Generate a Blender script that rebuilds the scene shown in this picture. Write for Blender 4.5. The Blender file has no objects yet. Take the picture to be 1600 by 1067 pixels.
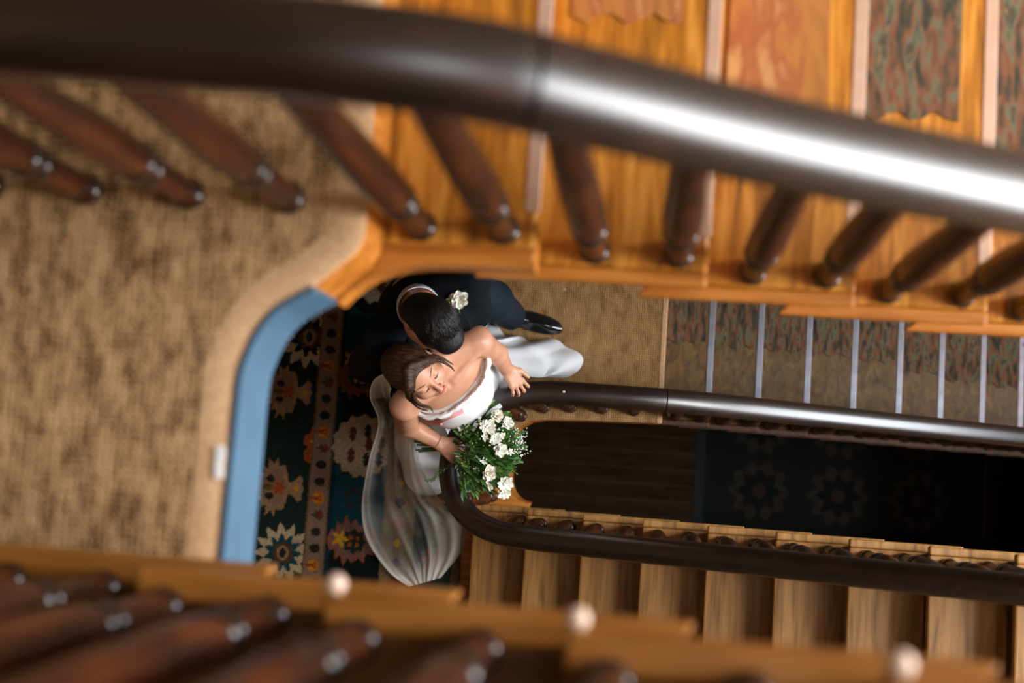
import bpy, bmesh, math, random
import numpy as np
from mathutils import Matrix, Vector

random.seed(7)
rng = np.random.default_rng(7)
scene = bpy.context.scene
COL = scene.collection

# ------------------------------------------------------------------ camera
cam_data = bpy.data.cameras.new('camera')
cam = bpy.data.objects.new('camera', cam_data)
COL.objects.link(cam)
cam_data.sensor_width = 36.0
cam_data.lens = 45.0
CAM_H = 5.7
ROT = [[0.991881, -0.054553, 0.114876], [0.065938, 0.993023, -0.097759], [-0.108741, 0.10454, 0.988558]]
m = Matrix(ROT).to_4x4()
m.translation = Vector((0, 0, CAM_H))
cam.matrix_world = m
cam_data.clip_start = 0.05
cam_data.dof.use_dof = True
cam_data.dof.focus_distance = 4.6
cam_data.dof.aperture_fstop = 1.5
scene.camera = cam

# ------------------------------------------------------------------ light
world = bpy.data.worlds.new('world')
scene.world = world
world.use_nodes = True
world.node_tree.nodes['Background'].inputs[0].default_value = (0.62, 0.72, 0.9, 1)
world.node_tree.nodes['Background'].inputs[1].default_value = 0.05


def area(name, loc, target, sx, sy, power, color):
    l = bpy.data.lights.new(name, 'AREA')
    l.shape = 'RECTANGLE'
    l.size, l.size_y = sx, sy
    l.energy = power
    l.color = color
    o = bpy.data.objects.new(name, l)
    COL.objects.link(o)
    o.location = loc
    d = Vector(target) - Vector(loc)
    o.rotation_euler = d.to_track_quat('-Z', 'Y').to_euler()
    return o


area('skylight_daylight', (2.6, -0.2, 12.3), (1.9, -0.1, 0), 2.0, 2.1, 150, (0.98, 0.98, 1.0))
area('stair_window_daylight', (3.70, 0.10, 4.7), (-0.6, 0.10, 4.2), 1.9, 5.3, 800, (0.95, 0.97, 1.0))
area('lower_window_daylight', (3.70, 0.10, 1.0), (-0.6, 0.4, 0.9), 1.9, 1.1, 150, (0.84, 0.92, 1.0))

scene.view_settings.view_transform = 'Standard'
scene.view_settings.look = 'None'
scene.view_settings.gamma = 1.0
scene.view_settings.use_curve_mapping = False
scene.view_settings.exposure = 0.0

# ------------------------------------------------------------------ mesh helpers


def link_mesh(name, me, mat=None, parent=None, loc=(0, 0, 0), smooth=False):
    o = bpy.data.objects.new(name, me)
    COL.objects.link(o)
    if mat is not None and not me.materials:
        me.materials.append(mat)
    if smooth:
        me.polygons.foreach_set('use_smooth', [True] * len(me.polygons))
        me.set_sharp_from_angle(angle=math.radians(52))
    if parent is not None:
        o.parent = parent
        w = parent['_w'] if '_w' in parent else (0, 0, 0)
        o.location = (loc[0] - w[0], loc[1] - w[1], loc[2] - w[2])
    else:
        o.location = loc
    o['_w'] = tuple(float(v) for v in loc)
    return o


def build(name, V, F, mat, parent=None, smooth=False, loc=None):
    """world-space vertices -> ONE mesh object whose origin is loc (default the parent's)"""
    V = np.asarray(V, float)
    if loc is None:
        loc = tuple(parent['_w']) if parent is not None else (0, 0, 0)
    me = bpy.data.meshes.new(name)
    me.from_pydata((V - np.asarray(loc)).tolist(), [], [list(map(int, f)) for f in F])
    me.update()
    return link_mesh(name, me, mat, parent, loc, smooth)


def thing(name, label, cat, loc=(0, 0, 0), group=None):
    o = bpy.data.objects.new(name, None)
    COL.objects.link(o)
    o.empty_display_size = 0.1
    o.location = loc
    o['_w'] = tuple(float(v) for v in loc)
    tag(o, label, cat, group)
    return o


def tag(o, label=None, cat=None, group=None, kind=None):
    if label: o['label'] = label
    if cat: o['category'] = cat
    if group: o['group'] = group
    if kind: o['kind'] = kind
    return o


class MB:
    def __init__(self):
        self.V, self.F = [], []

    def add(self, V, F):
        n = len(self.V)
        self.V += [tuple(v) for v in V]
        self.F += [tuple(i + n for i in f) for f in F]
        return self


def box(x0, x1, y0, y1, z0, z1):
    V = [(x, y, z) for x in (x0, x1) for y in (y0, y1) for z in (z0, z1)]
    F = [(0, 1, 3, 2), (4, 6, 7, 5), (0, 4, 5, 1), (2, 3, 7, 6), (0, 2, 6, 4), (1, 5, 7, 3)]
    return V, F


def bbox(x0, x1, y0, y1, z0, z1, b=0.004, seg=2):
    bm = bmesh.new()
    V, F = box(x0, x1, y0, y1, z0, z1)
    vs = [bm.verts.new(v) for v in V]
    for f in F: bm.faces.new([vs[i] for i in f])
    bmesh.ops.bevel(bm, geom=bm.edges[:], offset=b, segments=seg, affect='EDGES', profile=0.5)
    bm.verts.index_update()
    V = [tuple(v.co) for v in bm.verts]
    F = [tuple(v.index for v in f.verts) for f in bm.faces]
    bm.free()
    return V, F


def prism(poly, z0, z1):
    n = len(poly)
    V = [(p[0], p[1], z0) for p in poly] + [(p[0], p[1], z1) for p in poly]
    F = [tuple(range(n))[::-1], tuple(range(n, 2 * n))]
    F += [(i, (i + 1) % n, n + (i + 1) % n, n + i) for i in range(n)]
    return V, F


def prism_y(poly_xz, y0, y1):
    n = len(poly_xz)
    V = [(p[0], y0, p[1]) for p in poly_xz] + [(p[0], y1, p[1]) for p in poly_xz]
    F = [tuple(range(n)), tuple(range(n, 2 * n))[::-1]]
    F += [(i, n + i, n + (i + 1) % n, (i + 1) % n) for i in range(n)]
    return V, F


def lathe(prof, n=16, c=(0, 0, 0)):
    V, F = [], []
    for r, z in prof:
        for k in range(n):
            a = 2 * math.pi * k / n
            V.append((c[0] + r * math.cos(a), c[1] + r * math.sin(a), c[2] + z))
    for i in range(len(prof) - 1):
        for k in range(n):
            k2 = (k + 1) % n
            F.append((i * n + k, i * n + k2, (i + 1) * n + k2, (i + 1) * n + k))
    F.append(tuple(range(n))[::-1])
    F.append(tuple((len(prof) - 1) * n + k for k in range(n)))
    return V, F


def sweep(path, prof, scale=None):
    """profile (lateral, up) carried along a 3-D path, ends capped"""
    path = [Vector(p) for p in path]
    n = len(prof)
    V, F = [], []
    for i, p in enumerate(path):
        t = (path[min(i + 1, len(path) - 1)] - path[max(i - 1, 0)]).normalized()
        lat = t.cross(Vector((0, 0, 1)))
        if lat.length < 1e-4: lat = Vector((1, 0, 0))
        lat.normalize()
        up = lat.cross(t).normalized()
        s = scale[i] if scale else 1.0
        for a, b in prof:
            V.append(tuple(p + lat * a * s + up * b * s))
    for i in range(len(path) - 1):
        for k in range(n):
            k2 = (k + 1) % n
            F.append((i * n + k, (i + 1) * n + k, (i + 1) * n + k2, i * n + k2))
    F.append(tuple(range(n)))
    F.append(tuple((len(path) - 1) * n + k for k in range(n))[::-1])
    return V, F


def tube(path, r, n=8):
    rr = r if hasattr(r, '__len__') else [r] * len(path)
    prof = [(math.cos(2 * math.pi * k / n), math.sin(2 * math.pi * k / n)) for k in range(n)]
    return sweep(path, prof, rr)


def smooth_path(pts, n=8):
    """Catmull-Rom through the points"""
    P = [np.asarray(p, float) for p in pts]
    P = [2 * P[0] - P[1]] + P + [2 * P[-1] - P[-2]]
    out = []
    for i in range(1, len(P) - 2):
        for k in range(n):
            t = k / n
            out.append(0.5 * ((2 * P[i]) + (-P[i - 1] + P[i + 1]) * t + (2 * P[i - 1] - 5 * P[i] + 4 * P[i + 1] - P[i + 2]) * t * t
                              + (-P[i - 1] + 3 * P[i] - 3 * P[i + 1] + P[i + 2]) * t ** 3))
    out.append(P[-2])
    return [tuple(map(float, p)) for p in out]


# ------------------------------------------------------------------ materials
def lin(r, g, b):
    f = lambda c: (c / 255 / 12.92) if c / 255 <= 0.04045 else ((c / 255 + 0.055) / 1.055) ** 2.4
    return (f(r), f(g), f(b), 1)


def base_mat(name, rough=0.6, **kw):
    m = bpy.data.materials.new(name)
    m.use_nodes = True
    nt = m.node_tree
    b = nt.nodes['Principled BSDF']
    b.inputs['Roughness'].default_value = rough
    for k, v in kw.items():
        b.inputs[k.replace('_', ' ')].default_value = v
    return m, nt, b


def ramp(nt, stops):
    r = nt.nodes.new('ShaderNodeValToRGB')
    e = r.color_ramp.elements
    while len(e) < len(stops): e.new(0.5)
    for i, (p, c) in enumerate(stops):
        e[i].position = p
        e[i].color = c
    return r


def noise_mat(name, stops, scale=(1, 1, 1), nscale=8, detail=4, rough=0.6, bump=0.0, bdist=0.002, distort=0.0, vary=0.0, rot=0.0, **kw):
    m, nt, b = base_mat(name, rough, **kw)
    tc = nt.nodes.new('ShaderNodeTexCoord')
    mp = nt.nodes.new('ShaderNodeMapping')
    mp.inputs['Scale'].default_value = scale
    mp.inputs['Rotation'].default_value = (0, 0, rot)
    nt.links.new(tc.outputs['Object'], mp.inputs[0])
    if vary:
        oi = nt.nodes.new('ShaderNodeObjectInfo')
        mu = nt.nodes.new('ShaderNodeVectorMath'); mu.operation = 'SCALE'
        cb = nt.nodes.new('ShaderNodeCombineXYZ')
        for k in range(3): nt.links.new(oi.outputs['Random'], cb.inputs[k])
        nt.links.new(cb.outputs[0], mu.inputs[0]); mu.inputs['Scale'].default_value = vary
        nt.links.new(mu.outputs[0], mp.inputs['Location'])
    nz = nt.nodes.new('ShaderNodeTexNoise')
    nz.inputs['Scale'].default_value = nscale
    nz.inputs['Detail'].default_value = detail
    nz.inputs['Distortion'].default_value = distort
    nt.links.new(mp.outputs[0], nz.inputs[0])
    r = ramp(nt, stops)
    nt.links.new(nz.outputs['Fac'], r.inputs[0])
    nt.links.new(r.outputs[0], b.inputs['Base Color'])
    if bump:
        bp = nt.nodes.new('ShaderNodeBump')
        bp.inputs['Strength'].default_value = bump
        bp.inputs['Distance'].default_value = bdist
        nt.links.new(nz.outputs['Fac'], bp.inputs['Height'])
        nt.links.new(bp.outputs[0], b.inputs['Normal'])
    return m


def sisal_mat(name, c1, c2, c3, pitch, blotch, stretch=(1.0, 0.55, 1), lo=0.38, hi=0.85):
    m, nt, b = base_mat(name, 0.95)
    b.inputs['Specular IOR Level'].default_value = 0.1
    tc = nt.nodes.new('ShaderNodeTexCoord')
    w = []
    for axis in ('X', 'Y'):
        wv = nt.nodes.new('ShaderNodeTexWave')
        wv.bands_direction = axis
        wv.inputs['Scale'].default_value = 2 * math.pi / pitch / 20
        wv.inputs['Distortion'].default_value = 2.5
        wv.inputs['Detail'].default_value = 2
        wv.inputs['Detail Scale'].default_value = 1.5
        nt.links.new(tc.outputs['Object'], wv.inputs[0])
        w.append(wv)
    mul = nt.nodes.new('ShaderNodeMath'); mul.operation = 'MULTIPLY'
    nt.links.new(w[0].outputs['Fac'], mul.inputs[0]); nt.links.new(w[1].outputs['Fac'], mul.inputs[1])
    mp = nt.nodes.new('ShaderNodeMapping')
    mp.inputs['Scale'].default_value = stretch
    nt.links.new(tc.outputs['Object'], mp.inputs[0])
    nz = nt.nodes.new('ShaderNodeTexNoise')
    nz.inputs['Scale'].default_value = blotch
    nz.inputs['Detail'].default_value = 6
    nz.inputs['Roughness'].default_value = 0.7
    nt.links.new(mp.outputs[0], nz.inputs[0])
    mix = nt.nodes.new('ShaderNodeMath'); mix.operation = 'MULTIPLY_ADD'
    nt.links.new(mul.outputs[0], mix.inputs[0]); mix.inputs[1].default_value = 0.3
    nt.links.new(nz.outputs['Fac'], mix.inputs[2])
    r = ramp(nt, [(lo, c1), ((lo + hi) / 2 - 0.03, c2), (hi, c3)])
    nt.links.new(mix.outputs[0], r.inputs[0])
    nt.links.new(r.outputs[0], b.inputs['Base Color'])
    bp = nt.nodes.new('ShaderNodeBump')
    bp.inputs['Strength'].default_value = 0.7; bp.inputs['Distance'].default_value = 0.004
    nt.links.new(mul.outputs[0], bp.inputs['Height'])
    nt.links.new(bp.outputs[0], b.inputs['Normal'])
    return m


def attr_mat(name, rough=0.95, bump=0.5):
    m, nt, b = base_mat(name, rough)
    b.inputs['Specular IOR Level'].default_value = 0.1
    at = nt.nodes.new('ShaderNodeAttribute'); at.attribute_name = 'weave'
    nz = nt.nodes.new('ShaderNodeTexNoise'); nz.inputs['Scale'].default_value = 160; nz.inputs['Detail'].default_value = 3
    tc = nt.nodes.new('ShaderNodeTexCoord'); nt.links.new(tc.outputs['Object'], nz.inputs[0])
    r = ramp(nt, [(0.3, (0.6, 0.6, 0.6, 1)), (0.7, (1.15, 1.15, 1.15, 1))])
    nt.links.new(nz.outputs['Fac'], r.inputs[0])
    mx = nt.nodes.new('ShaderNodeMix'); mx.data_type = 'RGBA'; mx.blend_type = 'MULTIPLY'; mx.inputs[0].default_value = 1
    nt.links.new(at.outputs['Color'], mx.inputs[6]); nt.links.new(r.outputs[0], mx.inputs[7])
    nt.links.new(mx.outputs[2], b.inputs['Base Color'])
    bp = nt.nodes.new('ShaderNodeBump'); bp.inputs['Strength'].default_value = bump; bp.inputs['Distance'].default_value = 0.002
    nt.links.new(nz.outputs['Fac'], bp.inputs['Height']); nt.links.new(bp.outputs[0], b.inputs['Normal'])
    return m


M = {}
M['oak'] = noise_mat('polished_orange_oak', [(0.25, lin(104, 62, 12)), (0.5, lin(172, 106, 26)), (0.75, lin(214, 150, 62))],
                     scale=(14, 1.2, 14), nscale=3.2, detail=5, rough=0.33, bump=0.12, vary=9, distort=0.6)
M['oak_x'] = noise_mat('orange_oak_lengthwise', [(0.25, lin(134, 74, 18)), (0.5, lin(180, 108, 36)), (0.75, lin(206, 138, 60))],
                       scale=(1.2, 14, 14), nscale=3.2, detail=5, rough=0.35, bump=0.1, vary=9)
M['bare'] = noise_mat('worn_bare_tread_wood', [(0.25, lin(112, 74, 30)), (0.5, lin(170, 120, 60)), (0.78, lin(198, 148, 88))],
                      scale=(16, 1.1, 16), nscale=2.6, detail=6, rough=0.5, bump=0.2, vary=9, distort=0.5)
M['riser'] = noise_mat('dark_riser_wood', [(0.3, lin(48, 28, 12)), (0.7, lin(84, 50, 22))], scale=(10, 1, 10), nscale=4, rough=0.6, vary=5)
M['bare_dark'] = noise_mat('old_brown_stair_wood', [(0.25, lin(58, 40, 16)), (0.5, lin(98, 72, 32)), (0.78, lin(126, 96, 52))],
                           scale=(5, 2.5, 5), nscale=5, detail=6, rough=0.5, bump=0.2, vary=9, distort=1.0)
M['fore'] = noise_mat('oak_in_shade', [(0.25, lin(44, 24, 7)), (0.5, lin(84, 50, 16)), (0.75, lin(108, 68, 26))],
                      scale=(2, 9, 9), nscale=3, detail=5, rough=0.35, bump=0.1, vary=9)  # foreground shade is put into this wood colour
M['rail'] = noise_mat('dark_mahogany_handrail', [(0.3, lin(18, 10, 8)), (0.55, lin(32, 17, 12)), (0.8, lin(50, 26, 17))],
                      scale=(1.2, 9, 9), nscale=4, detail=5, rough=0.3, bump=0.06, vary=3, Coat_Weight=0.85, Coat_Roughness=0.34, Coat_IOR=1.62, Specular_IOR_Level=0.25)
M['baluster'] = noise_mat('turned_mahogany', [(0.3, lin(32, 14, 5)), (0.55, lin(70, 32, 11)), (0.8, lin(106, 52, 18))],
                          scale=(9, 9, 1.2), nscale=5, detail=4, rough=0.42, bump=0.05, vary=7, Coat_Weight=0.15, Coat_Roughness=0.2, Specular_IOR_Level=0.3)
M['ring'] = noise_mat('blackened_turned_ring', [(0.3, lin(24, 15, 12)), (0.7, lin(46, 28, 20))], nscale=20, rough=0.25, Coat_Weight=0.6, Coat_Roughness=0.1)
M['strip'] = noise_mat('pale_metal_nosing', [(0.3, lin(212, 172, 148)), (0.7, lin(222, 184, 160))], nscale=20, rough=0.38, Metallic=0.55)
M['strip_cool'] = noise_mat('grey_zinc_nosing', [(0.3, lin(150, 152, 164)), (0.7, lin(168, 170, 182))], nscale=20, rough=0.4, Metallic=0.7)
M['glint'] = noise_mat('painted_glint', [(0.3, lin(214, 182, 160)), (0.7, lin(226, 198, 178))], nscale=20, rough=0.4)  # colour of the window highlight on the nosing ends
M['fore_edge'] = noise_mat('lit_oak_edge', [(0.25, lin(110, 64, 18)), (0.5, lin(156, 98, 36)), (0.75, lin(176, 118, 54))], scale=(1.2, 14, 14), nscale=3, detail=5, rough=0.4, bump=0.1, vary=9)  # same wood, coloured lighter where light grazes the edge
M['blue'] = noise_mat('blue_painted_plaster', [(0.35, lin(56, 86, 108)), (0.7, lin(64, 96, 118))], nscale=9, rough=0.7, bump=0.05)
M['plaster'] = noise_mat('cream_plaster', [(0.35, lin(108, 90, 64)), (0.7, lin(120, 101, 74))], nscale=6, rough=0.9, bump=0.08)
M['white_paint'] = noise_mat('white_paint', [(0.35, lin(226, 224, 220)), (0.7, lin(238, 236, 232))], nscale=12, rough=0.5)
M['sisal2'] = sisal_mat('upper_sisal', lin(84, 60, 36), lin(164, 126, 86), lin(206, 168, 124), 0.012, 30, (1.0, 0.42, 1), 0.42, 0.78)
M['sisal1'] = sisal_mat('lower_sisal', lin(122, 90, 54), lin(162, 124, 80), lin(188, 152, 106), 0.010, 20)
M['sisal_edge'] = noise_mat('lit_sisal_edge', [(0.3, lin(178, 138, 98)), (0.7, lin(206, 166, 124))], nscale=120, rough=0.85, bump=0.3)  # paler than the pile, for light catching the rounded edge
M['rug'] = attr_mat('knotted_wool_rug')
M['runner'] = noise_mat('worn_patterned_runner', [(0.30, lin(28, 32, 28)), (0.42, lin(66, 58, 40)), (0.50, lin(112, 66, 40)), (0.57, lin(92, 94, 72)), (0.66, lin(58, 46, 34)), (0.74, lin(146, 118, 78))],
                        scale=(2.6, 0.7, 1), nscale=15, detail=4, rough=0.95, bump=0.4, distort=0.35, rot=0.6)
M['runner_faded'] = noise_mat('threadbare_faded_runner', [(0.30, lin(138, 84, 30)), (0.45, lin(164, 104, 44)), (0.56, lin(146, 80, 40)), (0.68, lin(182, 130, 76))],
                              scale=(2.2, 0.7, 1), nscale=8, detail=4, rough=0.9, bump=0.2, distort=0.4, rot=0.5)
M['plank'] = noise_mat('dark_floorboard', [(0.3, lin(30, 20, 9)), (0.7, lin(58, 40, 20))], scale=(1.2, 12, 12), nscale=3, rough=0.8, bump=0.15, vary=9, Specular_IOR_Level=0.1)
M['subfloor'] = noise_mat('old_brown_boards', [(0.3, lin(58, 38, 20)), (0.7, lin(92, 62, 34))], scale=(1, 10, 10), nscale=3, rough=0.6)

# ------------------------------------------------------------------ room shell
Z1, Z2, RISE = 0.0, 3.57, 0.17
XL, XR, YB, YF, ZC = -2.7, 3.75, 1.47, -1.32, 12.4
ZG = -3.57


def struct(name, V, F, mat, parent=None, smooth=False):
    o = build(name, V, F, mat, parent, smooth)
    if parent is None: o['kind'] = 'structure'
    return o


struct('wall_back', *box(XL, XR, YB, YB + 0.15, ZG, ZC), M['plaster'])
struct('wall_front', *box(XL, XR, YF - 0.15, YF, ZG, ZC), M['plaster'])
struct('wall_left', *box(XL - 0.15, XL, YF - 0.15, YB + 0.15, ZG, ZC), M['plaster'])
# right wall with a tall stair window
wr = MB()
wr.add(*box(XR, XR + 0.15, YF - 0.15, -0.9, ZG, ZC)).add(*box(XR, XR + 0.15, 1.1, YB + 0.15, ZG, ZC))
for z0, z1 in ((ZG, 0.4), (1.57, 2.05), (7.4, ZC)): wr.add(*box(XR, XR + 0.15, -0.9, 1.1, z0, z1))
struct('wall_right', wr.V, wr.F, M['plaster'])
cl = MB()
cl.add(*box(XL, 1.7, YF, YB, ZC, ZC + 0.1)).add(*box(3.7, XR, YF, YB, ZC, ZC + 0.1))
cl.add(*box(1.7, 3.7, 0.85, YB, ZC, ZC + 0.1))
struct('ceiling', cl.V, cl.F, M['plaster'])


w = MB()
for x in np.linspace(1.7, 3.7, 4): w.add(*box(x - 0.025, x + 0.025, YF, 0.85, ZC, ZC + 0.06))
for y in (YF + 0.03, -0.25, 0.85): w.add(*box(1.7, 3.7, y - 0.025, y + 0.025, ZC, ZC + 0.06))
struct('window_1', w.V, w.F, M['white_paint'])
for wn, z0, z1 in (('window_2', 2.05, 7.4), ('window_3', 0.4, 1.57)):
    w = MB()
    for y in np.linspace(-0.9, 1.1, 4): w.add(*box(XR, XR + 0.06, y - 0.025, y + 0.025, z0, z1))
    for z in np.linspace(z0, z1, 4): w.add(*box(XR, XR + 0.06, -0.9, 1.1, z - 0.025, z + 0.025))
    struct(wn, w.V, w.F, M['white_paint'])

# ground floor far below, boards laid along the well
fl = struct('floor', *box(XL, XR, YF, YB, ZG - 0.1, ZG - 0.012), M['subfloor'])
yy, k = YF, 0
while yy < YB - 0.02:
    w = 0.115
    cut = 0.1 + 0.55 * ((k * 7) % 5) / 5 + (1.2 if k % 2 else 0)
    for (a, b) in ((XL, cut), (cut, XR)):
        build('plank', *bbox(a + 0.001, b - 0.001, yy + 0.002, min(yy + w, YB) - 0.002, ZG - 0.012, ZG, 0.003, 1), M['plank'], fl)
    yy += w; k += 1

# ------------------------------------------------------------------ landings
EDGE2 = [(-0.722, -0.40), (-0.724, -0.18), (-0.7225, -0.03), (-0.721, 0.109), (-0.712, 0.161), (-0.692, 0.21), (-0.664, 0.247), (-0.628, 0.272), (-0.601, 0.289), (-0.556, 0.330), (-0.530, 0.356), (-0.519, 0.382)]
poly2 = [(-0.722, YF)] + EDGE2 + [(-0.519, YB), (XL, YB), (XL, YF)]
struct('floor', *prism(poly2, Z2 - 0.16, Z2 - 0.014), M['oak_x'])
struct('floor', *box(-1.4, 2.2, YF, -0.55, 7.0, 7.2), M['oak_x'])  # unseen slab above the camera, added to shade the foreground


def offset_path(path, d):
    out = []
    for i, p in enumerate(path):
        a, b = path[max(i - 1, 0)], path[min(i + 1, len(path) - 1)]
        t = np.array([b[0] - a[0], b[1] - a[1]]); t /= np.linalg.norm(t)
        out.append((p[0] + t[1] * d, p[1] - t[0] * d))
    return out


def ribbon_wall(path, d0, d1, z0, z1):
    """vertical band of thickness d1-d0 standing along a plan path"""
    a, b = offset_path(path, d0), offset_path(path, d1)
    n = len(path)
    V = [(x, y, z) for x, y in a for z in (z0, z1)] + [(x, y, z) for x, y in b for z in (z0, z1)]
    F = []
    for i in range(n - 1):
        p, q = 2 * i, 2 * n + 2 * i
        F += [(p, p + 1, p + 3, p + 2), (q, q + 2, q + 3, q + 1), (p + 1, q + 1, q + 3, p + 3), (p, p + 2, q + 2, q)]
    F += [(0, 2 * n, 2 * n + 1, 1), (2 * n - 2, 2 * n - 1, 4 * n - 1, 4 * n - 2)]
    return V, F


sm2 = [tuple(p) for p in smooth_path([(x, y, 0) for x, y in EDGE2], 4)]
sm2 = [(p[0], p[1]) for p in sm2]
iblue = max(i for i, p in enumerate(sm2) if p[1] <= 0.289)
tr = struct('trim_1', *ribbon_wall([(-0.722, YF)] + sm2[:iblue + 1], 0.001, 0.010, Z2 - 0.165, Z2 - 0.002), M['blue'])
# curved timber edge that turns from the blue fascia into the straight stair edge
arc = smooth_path([(-0.603, 0.286, 0), (-0.572, 0.318, 0), (-0.53, 0.346, 0), (-0.47, 0.364, 0), (-0.40, 0.370, 0), (-0.30, 0.371, 0), (-0.235, 0.371, 0)], 5)
arc = [(p[0], p[1]) for p in arc]
struct('trim_2', *ribbon_wall(arc, -0.085, 0.008, Z2 - 0.24, Z2 - 0.172), M['oak_x'])

sc = thing('sisal_carpet', 'tan sisal carpet with its lit curved edge coloured pale on the upper landing', 'carpet', (-1.6, 0.3, Z2 - 0.014))
inner = [(-0.766, YF)] + [p for p in offset_path(sm2, -0.044) if p[1] > -0.38 and p[0] < -0.585] + [(-0.563, 0.397), (-0.563, YB)]
build('pile', *prism(inner + [(XL, YB), (XL, YF)], Z2 - 0.0135, Z2), M['sisal2'], sc)
bp = [(x, y, Z2 - 0.004) for x, y in offset_path([(-0.722, YF)] + sm2 + [(-0.519, YB)], -0.010)]
build('pale_edge', *sweep(bp, [(0.012, -0.010), (0.0115, -0.005), (0.007, -0.003), (-0.002, 0.0002), (-0.014, 0.0026), (-0.030, 0.0040), (-0.046, 0.0041), (-0.060, 0.0030), (-0.060, -0.009)]), M['sisal_edge'], sc, True)

pale_bit = thing('pale_patch', 'small pale patch on the rounded sisal edge of the upper landing', 'pale_mark', (-0.734, -0.02, Z2))
build('patch', *ribbon_wall([(-0.7225, -0.050), (-0.7250, -0.03), (-0.7232, -0.008), (-0.7275, 0.006)], -0.019, -0.004, Z2 - 0.001, Z2 + 0.0035), M['white_paint'], pale_bit)  # thin pale strip laid along the carpet edge

# lower landing, where the couple stands
EDGE1 = [(0.022, 0.238), (-0.30, 0.230), (-0.50, 0.222), (-0.560, 0.210), (-0.605, 0.182), (-0.636, 0.135), (-0.650, 0.06), (-0.652, -0.04), (-0.636, -0.105), (-0.600, -0.146), (-0.550, -0.165)]
poly1 = [(0.022, YB)] + EDGE1 + [(-0.73, -0.168), (-0.73, YF), (XL, YF), (XL, YB)]
struct('floor', *prism(poly1[::-1], Z1 - 0.18, Z1 - 0.014), M['oak_x'])
sm1 = [(p[0], p[1]) for p in smooth_path([(x, y, 0) for x, y in EDGE1], 5)]
struct('trim_3', *ribbon_wall([p for p in sm1 if p[1] < 0.10], -0.012, 0.11, Z1 - 0.22, Z1 - 0.002), M['oak_x'])

s1 = thing('sisal_carpet', 'flat woven sisal mat on the lower landing under the white train', 'carpet', (-0.4, 0.6, Z1 - 0.012))
e1 = [p for p in sm1 if p[0] > -0.62][:]
e1 = [p for p in e1 if p[1] > 0.1]
build('weave', *prism(([(0.004, 1.40), (0.004, 0.2375)] + e1[1:] + [(-0.80, 0.18), (-0.80, 1.40)])[::-1], Z1 - 0.013, Z1 - 0.001), M['sisal1'], s1)
build('pale_edge', *bbox(0.002, 0.026, 0.236, 1.40, Z1 - 0.013, Z1 + 0.002, 0.004, 2), M['sisal_edge'], s1)

# half landings out of sight to the right
struct('floor', *box(2.55, XR, YF, YB, 1.785 - 0.2, 1.785), M['oak_x'])
struct('floor', *box(2.35, XR, YF, YB, -1.785 - 0.2, -1.785), M['oak_x'])

# ------------------------------------------------------------------ stair flights


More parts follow.
